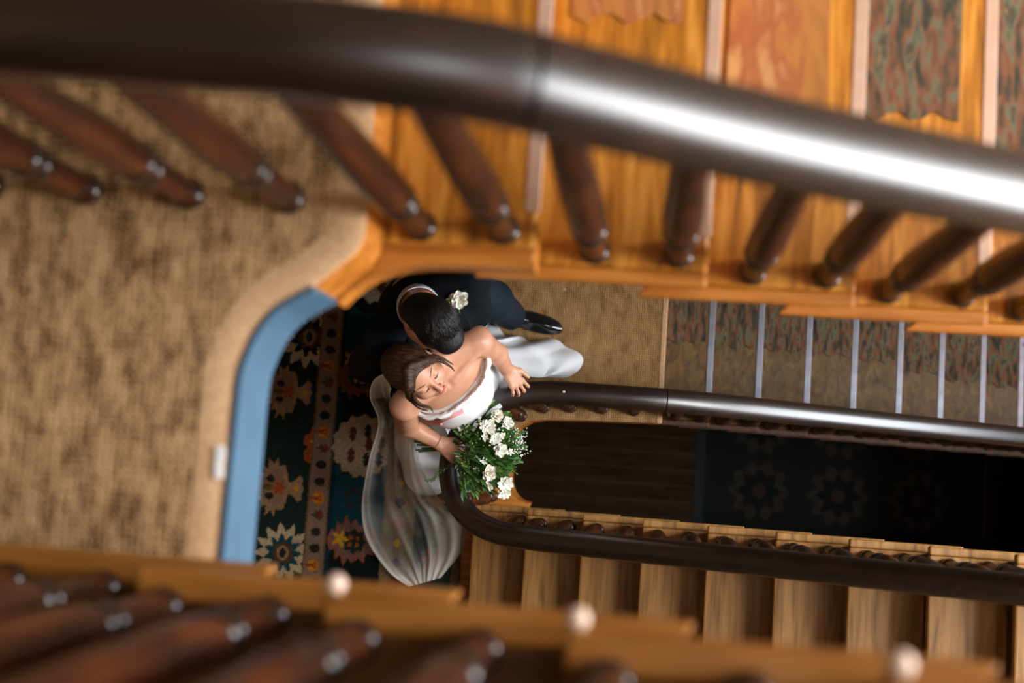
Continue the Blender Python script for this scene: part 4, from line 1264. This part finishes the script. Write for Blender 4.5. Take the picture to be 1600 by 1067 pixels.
HG = np.array((-0.743, 0.447, 1.600))
RGH = head_frame((0.42, -0.91), math.radians(-36), math.radians(-30))
hipL, hipR = at_g(0.10, -0.16, 0.90), at_g(-0.10, -0.16, 0.90)
kL, aL = np.array((-0.695, 0.678, 0.500)), np.array((-0.666, 0.673, 0.110))
kR, aR = at_g(-0.10, -0.06, 0.50), at_g(-0.10, -0.14, 0.11)
eL, wL = np.array((-0.669, 0.552, 1.160)), np.array((-0.750, 0.416, 1.030))
eR, wR = np.array((-1.056, 0.336, 1.150)), np.array((-0.945, 0.280, 1.040))
S = Solid((-1.22, 0.12, 0.0), (-0.40, 1.18, 1.78), 0.0055)
PG = head(S, HG, RGH, True)
S.cone(PG(0, -0.035, -0.06), at_g(0, -0.02, 1.43), 0.056, 0.064, 0.03)
for a, b in ((GL, at_g(0.06, -0.02, 1.42)), (GR, at_g(-0.06, -0.02, 1.42))): S.cone(a, b, 0.055, 0.06, 0.03)
S.ell(at_g(0, -0.02, 1.25), (0.155, 0.105, 0.19), RG0, 0.05).ell(at_g(0, -0.14, 0.96), (0.15, 0.11, 0.16), RG0, 0.08)
S.cone(at_g(0, -0.03, 1.25), at_g(0, -0.14, 0.95), 0.11, 0.11, 0.05)
for h, kk, aa in ((hipL, kL, aL), (hipR, kR, aR)):
    S.cone(h, kk, 0.078, 0.052, 0.03).cone(kk, aa, 0.052, 0.036, 0.02)
S.cone(aL, aL - UP * 0.06, 0.032, 0.026, 0.01).cone(aR, aR - UP * 0.06, 0.032, 0.026, 0.01)
S.cone(aL - UP * 0.065, aL + np.array([0.10, -0.02, -0.078]), 0.024, 0.018, 0.01).cone(aR - UP * 0.065, aR + np.append(gf[:2] * 0.10, -0.078), 0.024, 0.018, 0.01)
for sh, e, w in ((GL, eL, wL), (GR, eR, wR)): S.cone(sh, e, 0.046, 0.038, 0.02).cone(e, w, 0.038, 0.028, 0.015)
hand(S, wL, unit(wL - eL) + np.array([0, 0, -0.2]), (-0.7, -0.2, -0.3), 1, (0.25, 0.3, 0.25), 1.0)
hand(S, wR, unit(wR - eR) + np.array([0, 0, -0.2]), (0.6, -0.4, -0.3), -1, (0.25, 0.3, 0.25), 1.0)
solid_mesh('body', S, M['skin_g'], groom)
# short hair
SH = Solid(HG - 0.16, HG + 0.16, 0.004)
Eh = lambda s, f, u, r, k=0.02, sub=False: SH.ell(PG(s, f, u), r, RGH, k, sub)
Eh(0, -0.013, 0.033, (0.0745, 0.0945, 0.0880))
Eh(0, 0.046, 0.082, (0.052, 0.040, 0.032), 0.02)
Eh(0, -0.050, -0.018, (0.064, 0.050, 0.064), 0.03)
Eh(0, -0.058, -0.055, (0.056, 0.036, 0.050), 0.03)
Eh(0, 0.102, -0.038, (0.080, 0.080, 0.096), 0.012, True)
for q in (1, -1): Eh(q * 0.084, 0.012, -0.030, (0.030, 0.040, 0.045), 0.010, True)
SH.cut(PG(0, -0.07, -0.092), RGH @ np.array([0, -0.25, -1.0]))
hg = solid_mesh('hair', SH, M['hair_g'], groom)
tuft = MB()
for k in range(260):
    a, b = rng.uniform(-1, 1), rng.uniform(-0.95, 0.55)
    s0, f0 = 0.060 * a, 0.070 * b
    u0 = 0.033 + 0.088 * math.sqrt(max(0.02, 1 - (s0 / 0.0745) ** 2 - ((f0 + 0.013) / 0.0945) ** 2))
    dv = np.array([0.25 * a + rng.normal(0, 0.2), 0.55 + rng.normal(0, 0.2), 0.12])
    pth = []
    ang = rng.normal(0, 0.25) + 0.5 * a
    for t in (0, 0.35, 0.7, 1.0):
        s1_, f1_ = s0 + math.sin(ang) * 0.034 * t, f0 + math.cos(ang) * 0.034 * t
        q = np.array([s1_ / 0.0745, (f1_ + 0.013) / 0.0945, (u0 - 0.033) / 0.088]); q /= max(0.75, np.linalg.norm(q))
        pth.append(PG(*(np.array([0, -0.013, 0.033]) + q * np.array([0.0745, 0.0945, 0.088]) * (1.002 + 0.018 * math.sin(math.pi * t)))))
    tuft.add(*tube(pth, [0.0012, 0.0020, 0.0015, 0.0005], 5))
tag(build('hair_tuft', tuft.V, tuft.F, M['hair_g'], hg, True), kind='stuff')
# shirt collar
cc = at_g(0, -0.018, 1.445) ; ax = unit(PG(0, -0.03, -0.05) - cc); e1_ = unit(np.cross(ax, UP)); e2_ = np.cross(ax, e1_)
prof = [(0.074, -0.030), (0.0775, 0.0), (0.0765, 0.030), (0.0745, 0.040), (0.0715, 0.040), (0.0705, 0.0), (0.069, -0.03)]
V, F = [], []
for k in range(48):
    a = 2 * math.pi * k / 48
    for r, u in prof: V.append(cc + ax * (u + 0.01) + (e1_ * math.cos(a) + e2_ * math.sin(a)) * r)
for k in range(48):
    for j in range(7): F.append((k * 7 + j, ((k + 1) % 48) * 7 + j, ((k + 1) % 48) * 7 + (j + 1) % 7, k * 7 + (j + 1) % 7))
build('shirt_collar', V, F, M['shirt'], groom, True)['label'] = 'white shirt collar'
# jacket
SJ = Solid((-1.26, 0.16, 0.70), (-0.44, 1.18, 1.58), 0.005)
for a, b in ((GL, at_g(0.07, -0.025, 1.425)), (GR, at_g(-0.07, -0.025, 1.425))): SJ.cone(a + np.array([0, 0, -0.005]), b, 0.070, 0.066, 0.04)
SJ.ell(at_g(0, -0.02, 1.26), (0.185, 0.130, 0.20), RG0, 0.05)
SJ.cone(at_g(0.05, -0.03, 1.25), at_g(0.055, -0.14, 0.86), 0.125, 0.135, 0.06).cone(at_g(-0.05, -0.03, 1.25), at_g(-0.055, -0.14, 0.86), 0.125, 0.135, 0.06)
for sh, e, w in ((GL, eL, wL), (GR, eR, wR)):
    SJ.cone(sh, e, 0.068, 0.060, 0.025).cone(e, e + (w - e) * 0.93, 0.060, 0.043, 0.02)
SJ.cone(cc - ax * 0.02, cc + ax * 0.16, 0.072, 0.074, 0.006, True)
SJ.cut((0, 0, 0.76), (0, 0, -1))
solid_mesh('jacket', SJ, M['suit'], groom)['label'] = 'midnight blue jacket'
for q in (1, -1):
    a = [cc + gf * 0.040 - grt * q * 0.062 + UP * 0.012, at_g(q * 0.085, 0.085, 1.40), at_g(q * 0.075, 0.118, 1.30), at_g(q * 0.02, 0.125, 1.12)]
    pth = smooth_path(a, 6); nn = len(pth)
    build('lapel', *sweep(pth, [(0.022, 0.0), (0.018, 0.006), (-0.018, 0.006), (-0.022, 0.0), (0.0, -0.006)], [0.5 + 0.8 * math.sin(math.pi * (i / (nn - 1)) ** 0.8) for i in range(nn)]), M['suit'], groom, True)
# trousers
ST = Solid((-1.20, 0.30, 0.04), (-0.44, 1.18, 1.05), 0.006)
ST.ell(at_g(0, -0.15, 0.92), (0.165, 0.125, 0.12), RG0, 0.04)
for h, kk, aa in ((hipL, kL, aL), (hipR, kR, aR)):
    ST.cone(h, kk, 0.098, 0.082, 0.04).cone(kk, aa + np.array([0, 0, -0.04]), 0.080, 0.066, 0.03)
ST.cut((0, 0, 0.065), (0, 0, -1))
solid_mesh('trousers', ST, M['trouser'], groom)['label'] = 'midnight blue trousers'


def shoe(a, d):
    d = unit(d); l = np.array([-d[1], d[0], 0]); c = np.array([a[0], a[1], 0]); R = np.stack([d, l, UP], 1)
    Q = lambda f, s, z: c + d * f + l * s + UP * z
    X = Solid(c - 0.36 * np.array([1, 1, 0]), c + np.array([0.36, 0.36, 0.16]), 0.004)
    X.ell(Q(0.0, 0, 0.045), (0.066, 0.036, 0.050), R, 0.02).ell(Q(0.10, 0.004, 0.034), (0.10, 0.044, 0.034), R, 0.03).ell(Q(0.175, 0.006, 0.028), (0.060, 0.034, 0.022), R, 0.03)
    X.cone(Q(-0.005, 0, 0.06), Q(-0.01, 0, 0.11), 0.036, 0.038, 0.02)
    X.cut((0, 0, 0.008), (0, 0, -1))
    o = solid_mesh('shoe', X, M['shoe'], groom); o['label'] = 'polished black leather shoe'
    pl = []
    for k in range(28):
        t = 2 * math.pi * k / 28
        f = 0.085 + 0.148 * math.cos(t)
        pl.append(Q(f, (0.038 + 0.008 * math.cos(t)) * math.sin(t) * (1.0 if math.cos(t) < 0.6 else 0.95), 0)[:2])
    build('sole', *prism([tuple(p) for p in pl], 0.004, 0.015), M['lash'], o)


shoe(aL, (0.975, -0.22, 0))
shoe(aR, gf)
# ------------------------------------------------------------------ flowers
M['petal'] = noise_mat('white_petal', [(0.3, lin(226, 226, 206)), (0.7, lin(244, 243, 232))], nscale=40, rough=0.6)
M['petal_warm'] = noise_mat('ivory_petal', [(0.3, lin(228, 218, 196)), (0.7, lin(242, 236, 222))], nscale=40, rough=0.6)
M['leaf'] = noise_mat('deep_green_leaf', [(0.3, lin(34, 74, 28)), (0.7, lin(78, 124, 50))], nscale=30, rough=0.5, vary=5)
M['leaf_pale'] = noise_mat('grey_green_leaf', [(0.3, lin(120, 142, 116)), (0.7, lin(160, 176, 150))], nscale=30, rough=0.6, vary=5)
M['bud'] = noise_mat('lime_green_bud', [(0.3, lin(120, 142, 54)), (0.7, lin(164, 178, 92))], nscale=30, rough=0.6)
M['stem'] = noise_mat('green_stem', [(0.3, lin(38, 62, 30)), (0.7, lin(70, 92, 48))], nscale=30, rough=0.6)
M['ribbon_w'] = noise_mat('white_satin_ribbon', [(0.3, lin(214, 216, 226)), (0.7, lin(236, 238, 244))], nscale=8, rough=0.35)


def petal_shape(L, W, cup, curl, n=5):
    """one petal from the origin along +x, cupped, 2-sided with thickness"""
    V, F = [], []
    for side in (0, 1):
        for i in range(n + 1):
            t = i / n
            w = W * math.sin(math.pi * (0.12 + 0.80 * t)) ** 0.8
            for j in (-1, -0.5, 0, 0.5, 1):
                z = cup * math.sin(t * math.pi * 0.5) * L + curl * t * t * L + 0.35 * W * j * j * (0.5 + t)
                V.append((L * t, w * j, z - side * 0.0006))
    m = 5
    for side in (0, 1):
        o = side * (n + 1) * m
        for i in range(n):
            for j in range(4):
                q = (o + i * m + j, o + (i + 1) * m + j, o + (i + 1) * m + j + 1, o + i * m + j + 1)
                F.append(q if side == 0 else q[::-1])
    return V, F


def mesh_of(name, V, F, mat):
    me = bpy.data.meshes.new(name); me.from_pydata([tuple(v) for v in V], [], F); me.materials.append(mat)
    me.polygons.foreach_set('use_smooth', [True] * len(me.polygons)); return me


PET = {}
for nm, mt in (('petal', M['petal']), ('petal_warm', M['petal_warm'])):
    PET[nm] = [mesh_of('petal', *petal_shape(0.030, 0.014, 0.5, -0.15), mt), mesh_of('petal', *petal_shape(0.026, 0.014, 1.1, -0.2), mt), mesh_of('petal', *petal_shape(0.020, 0.012, 2.0, -0.6), mt), mesh_of('petal', *petal_shape(0.026, 0.0075, 0.35, 0.1), mt)]


def basis(n):
    n = unit(n); a = unit(np.cross(n, (0.3, 0.9, 0.1))); b = np.cross(n, a)
    return Matrix(((a[0], b[0], n[0]), (a[1], b[1], n[1]), (a[2], b[2], n[2])))


def bloom(name, parent, pos, nrm, kind, scale, warm=False):
    """a flower head: green calyx with each petal a child"""
    w = parent['_w']
    V, F = ell_mesh((0, 0, -0.004), (0.007, 0.007, 0.008), None, 5)
    o = bpy.data.objects.new(name, mesh_of(name, V, F, M['bud'])); COL.objects.link(o); o.parent = parent
    o.location = tuple(np.asarray(pos) - np.asarray(w)); o['_w'] = tuple(float(v) for v in pos)
    o.rotation_euler = basis(nrm).to_euler(); o.scale = (scale,) * 3
    P_ = PET['petal_warm' if warm else 'petal']
    rows = {'rose': [(0, 6, 0.0, 1.0), (1, 5, 0.5, 0.92), (1, 5, 0.2, 0.72), (2, 5, 0.0, 0.85), (2, 4, 0.4, 0.6), (2, 3, 0.1, 0.4)],
            'daisy': [(3, 12, 0.0, 1.15), (3, 11, 0.13, 0.95), (3, 9, 0.3, 0.7), (2, 6, 0.1, 0.45)],
            'small': [(3, 6, 0.0, 0.7), (2, 3, 0.2, 0.35)]}[kind]
    for (pi, cnt, ph, sc) in rows:
        for k in range(cnt):
            p = bpy.data.objects.new('petal', P_[pi]); COL.objects.link(p); p.parent = o
            p.rotation_euler = (rng.normal(0, 0.10), rng.normal(0, 0.12), 2 * math.pi * (k + ph) / cnt + rng.normal(0, 0.08))
            p.scale = (sc * rng.uniform(0.9, 1.08),) * 3
            p.location = (0, 0, 0.001 * pi)
    return o


LEAF = []
for L, W, mt in ((0.045, 0.008, M['leaf']), (0.034, 0.0055, M['leaf']), (0.055, 0.0065, M['leaf']), (0.040, 0.011, M['leaf_pale'])):
    LEAF.append(mesh_of('leaf', *petal_shape(L, W, 0.15, -0.25), mt))
bq_c = np.array((-0.646, 0.066, 0.985))
bouquet = thing('bouquet', 'round bouquet of white flowers and green sprigs held over the handrail', 'bouquet', tuple(bq_c))
grip = np.array((-0.755, 0.066, 0.965))


def add_leaf(pos, d, mi, sc):
    p = bpy.data.objects.new('leaf', LEAF[mi]); COL.objects.link(p); p.parent = bouquet
    p.location = tuple(np.asarray(pos) - bq_c); p.scale = (sc,) * 3
    x = unit(d); y = unit(np.cross(UP, x)) if abs(x[2]) < 0.95 else np.array([0, 1, 0]); z = np.cross(x, y)
    a = rng.uniform(-0.7, 0.7); y, z = y * math.cos(a) + z * math.sin(a), z * math.cos(a) - y * math.sin(a)
    p.rotation_euler = Matrix(((x[0], y[0], z[0]), (x[1], y[1], z[1]), (x[2], y[2], z[2]))).to_euler()


heads = [((-0.697, 0.134, 1.045), 'daisy', 0.95, 0), ((-0.605, 0.138, 1.075), 'daisy', 1.15, 0), ((-0.579, 0.183, 1.045), 'rose', 0.95, 1), ((-0.544, 0.158, 1.030), 'rose', 0.95, 0), ((-0.556, 0.060, 1.070), 'rose', 1.05, 0), ((-0.594, -0.023, 1.060), 'rose', 1.10, 1),
         ((-0.538, -0.057, 1.020), 'daisy', 1.15, 0), ((-0.542, -0.090, 1.000), 'daisy', 1.0, 0), ((-0.598, -0.070, 1.020), 'rose', 0.8, 1), ((-0.615, 0.015, 1.060), 'small', 0.95, 0), ((-0.639, 0.025, 1.050), 'small', 0.8, 0), ((-0.710, 0.025, 1.030), 'small', 0.8, 1),
         ((-0.577, 0.098, 1.070), 'daisy', 0.85, 0), ((-0.615, 0.101, 1.075), 'small', 0.9, 0), ((-0.524, 0.056, 1.040), 'small', 0.9, 0), ((-0.642, -0.015, 1.040), 'small', 0.8, 0), ((-0.554, 0.112, 1.060), 'small', 0.9, 0), ((-0.644, 0.165, 1.050), 'small', 0.8, 0)]
for p, kind, sc, warm in heads:
    nrm = unit(np.asarray(p) - (bq_c + np.array([-0.10, 0.0, -0.11])))
    bloom({'rose': 'rose', 'daisy': 'chrysanthemum', 'small': 'spray_blossom'}[kind], bouquet, p, nrm * 0.8 + UP * 0.7, kind, sc * 0.88, bool(warm))
    pth = smooth_path([tuple(grip), tuple((grip + np.asarray(p)) / 2 - UP * 0.012), tuple(np.asarray(p) - UP * 0.006)], 4)
    build('stem', *tube(pth, 0.0018, 5), M['stem'], bouquet, True)
# tied stems behind the hand
tail = np.array((-0.877, 0.066, 0.945))
for k in range(11):
    o_ = np.array([rng.normal(0, 0.004), rng.normal(0, 0.011), rng.normal(0, 0.006)])
    build('stem', *tube([tuple(grip + o_ * 0.6 + np.array([0.03, 0, 0])), tuple(grip + o_ * 0.7), tuple(tail + o_ * 1.5 + np.array([rng.normal(0, 0.008), 0, 0]))], 0.0030, 6), M['stem'], bouquet, True)
# foliage
cnt = 0
for k in range(290):
    a = rng.uniform(-1.35, 1.35) if k % 3 else rng.uniform(-1.0, 1.0)
    rr = rng.uniform(0.22, 1.0) ** 0.8
    tgt = bq_c + np.array([-0.075 + math.cos(a) * 0.20 * rr, math.sin(a) * 0.155 * rr, 0.055 * (1 - rr ** 2) + rng.normal(0, 0.018)])
    d = tgt - (grip + np.array([0, 0, -0.03])) + rng.normal(0, 0.035, 3)
    add_leaf(tgt, d, int(rng.choice([0, 0, 1, 1, 2, 3], p=[.2, .2, .2, .15, .17, .08])), rng.uniform(0.8, 1.25))
M['leaf_lime'] = noise_mat('yellow_green_leaf', [(0.3, lin(84, 112, 40)), (0.7, lin(128, 150, 70))], nscale=30, rough=0.55)
bb, b3 = MB(), MB()
fm = [petal_shape(0.045, 0.008, 0.15, -0.25), petal_shape(0.034, 0.0055, 0.15, -0.25)]
for k in range(700):
    a = rng.uniform(-1.45, 1.45); rr = rng.uniform(0.13, 1.05) ** 0.75
    tgt = bq_c + np.array([-0.08 + math.cos(a) * 0.20 * rr, math.sin(a) * 0.16 * rr, 0.045 * (1 - rr ** 2) + rng.normal(0, 0.020) - 0.006])
    x = unit(tgt - grip + rng.normal(0, 0.06, 3)); y = unit(np.cross(UP, x)); z = np.cross(x, y)
    V, F = fm[k % 2]; sc = rng.uniform(0.6, 1.1)
    (b3 if k % 5 == 0 else bb).add([tuple(tgt + (x * v[0] + y * v[1] + z * v[2]) * sc) for v in V], F)
tag(build('foliage', bb.V, bb.F, M['leaf'], bouquet, True), kind='stuff')
tag(build('foliage', b3.V, b3.F, M['leaf_lime'], bouquet, True), kind='stuff')
bb = MB()
for k in range(260):
    a = rng.uniform(-1.3, 1.3); rr = rng.uniform(0.25, 1.12)
    c = bq_c + np.array([-0.07 + math.cos(a) * 0.185 * rr, math.sin(a) * 0.155 * rr, 0.065 * (1 - rr ** 2) + rng.normal(0, 0.012) + 0.008])
    V, F = ell_mesh(c, (0.0042 if k % 3 == 0 else 0.003,) * 3, None, 3); bb.add(V, F)
tag(build('filler_bud', bb.V, bb.F, M['bud'], bouquet, True), kind='stuff')
bb = MB()
for k in range(150):
    ctr = (np.array((-0.584, 0.105, 1.075)), np.array((-0.505, 0.109, 1.030)), np.array((-0.490, 0.080, 1.020)))[k % 3]
    c = ctr + rng.normal(0, 1, 3) * np.array([0.020, 0.020, 0.008])
    V, F = ell_mesh(c, (0.0030, 0.0030, 0.0024), None, 3); bb.add(V, F)
tag(build('tiny_white_blossom', bb.V, bb.F, M['petal'], bouquet, True), kind='stuff')
# wispy sprigs that reach past the bunch
for L in ([grip, (-0.730, 0.001, 0.970), (-0.765, -0.018, 0.965), (-0.796, -0.043, 0.960), (-0.816, -0.061, 0.950), (-0.836, -0.072, 0.940)], [grip, (-0.695, 0.166, 1.020), (-0.666, 0.188, 1.040), (-0.637, 0.203, 1.050)],
          [bq_c, (-0.539, 0.092, 1.050), (-0.500, 0.118, 1.040), (-0.478, 0.134, 1.030)], [bq_c, (-0.527, 0.070, 1.040), (-0.489, 0.077, 1.030), (-0.466, 0.074, 1.020)], [bq_c, (-0.534, 0.013, 1.050), (-0.498, 0.020, 1.040), (-0.481, 0.026, 1.030)],
          [bq_c, (-0.640, -0.089, 1.000), (-0.658, -0.117, 0.980)], [bq_c, (-0.545, -0.013, 1.040), (-0.498, -0.017, 1.020)]):
    L = [tuple(p) for p in L]; pth = smooth_path(L, 6)
    build('sprig', *tube(pth, 0.0011, 5), M['stem'], bouquet, True)
    for i in range(5, len(pth)):
        d = np.array(pth[i]) - np.array(pth[i - 1]); sd = unit(np.cross(UP, d)) * (1 if i % 2 else -1)
        add_leaf(pth[i], unit(d) + sd * 0.8, 1, rng.uniform(0.25, 0.5))
# satin ribbon tails
for L in ([(-0.665, 0.126, 1.050), (-0.652, 0.145, 1.065), (-0.648, 0.165, 1.050)], [(-0.628, 0.159, 1.000), (-0.608, 0.194, 1.030), (-0.566, 0.224, 1.040)], [(-0.713, 0.012, 0.990), (-0.694, -0.022, 0.970), (-0.684, -0.077, 0.930), (-0.674, -0.100, 0.920)]):
    build('ribbon_tail', *sweep(smooth_path(L, 5), [(0.008, 0), (0.004, 0.002), (-0.004, 0.002), (-0.008, 0), (0.0, -0.001)]), M['ribbon_w'], bouquet, True)['label'] = 'white satin ribbon tail'

# buttonhole flower on the jacket
bpos = np.array((-0.684, 0.556, 1.440))
for z in np.arange(1.50, 1.25, -0.004):
    t = (CAM_H - z) / (CAM_H - 1.44); q = np.array([bpos[0] * t, bpos[1] * t, z])
    if SJ.value(q) < 0.006: break
bpos = q + UP * 0.012
bt = thing('boutonniere', 'single white buttonhole flower pinned to the dark jacket', 'flower', tuple(bpos))
bloom('rose', bt, bpos, (0.2, -0.35, 1), 'rose', 1.12, False)
bloom('spray_blossom', bt, bpos + np.array([-0.024, 0.012, -0.002]), (-0.3, 0.2, 1), 'small', 0.55)
bq_keep, bouquet, bq_c = bouquet, bt, bpos
for k in range(7):
    a = rng.uniform(1.6, 4.2)
    add_leaf(bpos + np.array([math.cos(a) * 0.014, math.sin(a) * 0.014, -0.004]), (math.cos(a), math.sin(a), 0.2), 1 if k % 3 else 3, 0.75)
build('stem', *tube([tuple(bpos), tuple(bpos + np.array([0.0, -0.03, -0.012])), tuple(bpos + np.array([0.002, -0.048, -0.03]))], 0.0022, 6), M['leaf'], bt, True)
for k, (dx, dy) in enumerate(((-0.030, 0.0), (-0.028, -0.012), (-0.020, 0.026))):
    build('bud', *ell_mesh(bpos + np.array([dx, dy, 0]), (0.006, 0.006, 0.006), None, 5), M['bud'], bt, True)
bouquet = bq_keep
# stray petals
for p, lab in (((-0.446, 0.812, 0.004), 'tiny white petal fallen on the lower sisal mat'), ((-0.353, 0.295, 0.911), 'tiny white petal lying on the lower handrail')):
    o = build('petal', [(p[0] + x * 0.35, p[1] + y * 0.35, p[2] + abs(z) * 0.2 + 0.0006) for x, y, z in petal_shape(0.030, 0.014, 0.5, -0.15)[0]], petal_shape(0.030, 0.014, 0.5, -0.15)[1], M['petal'], None, True, loc=p)
    tag(o, lab, 'petal')
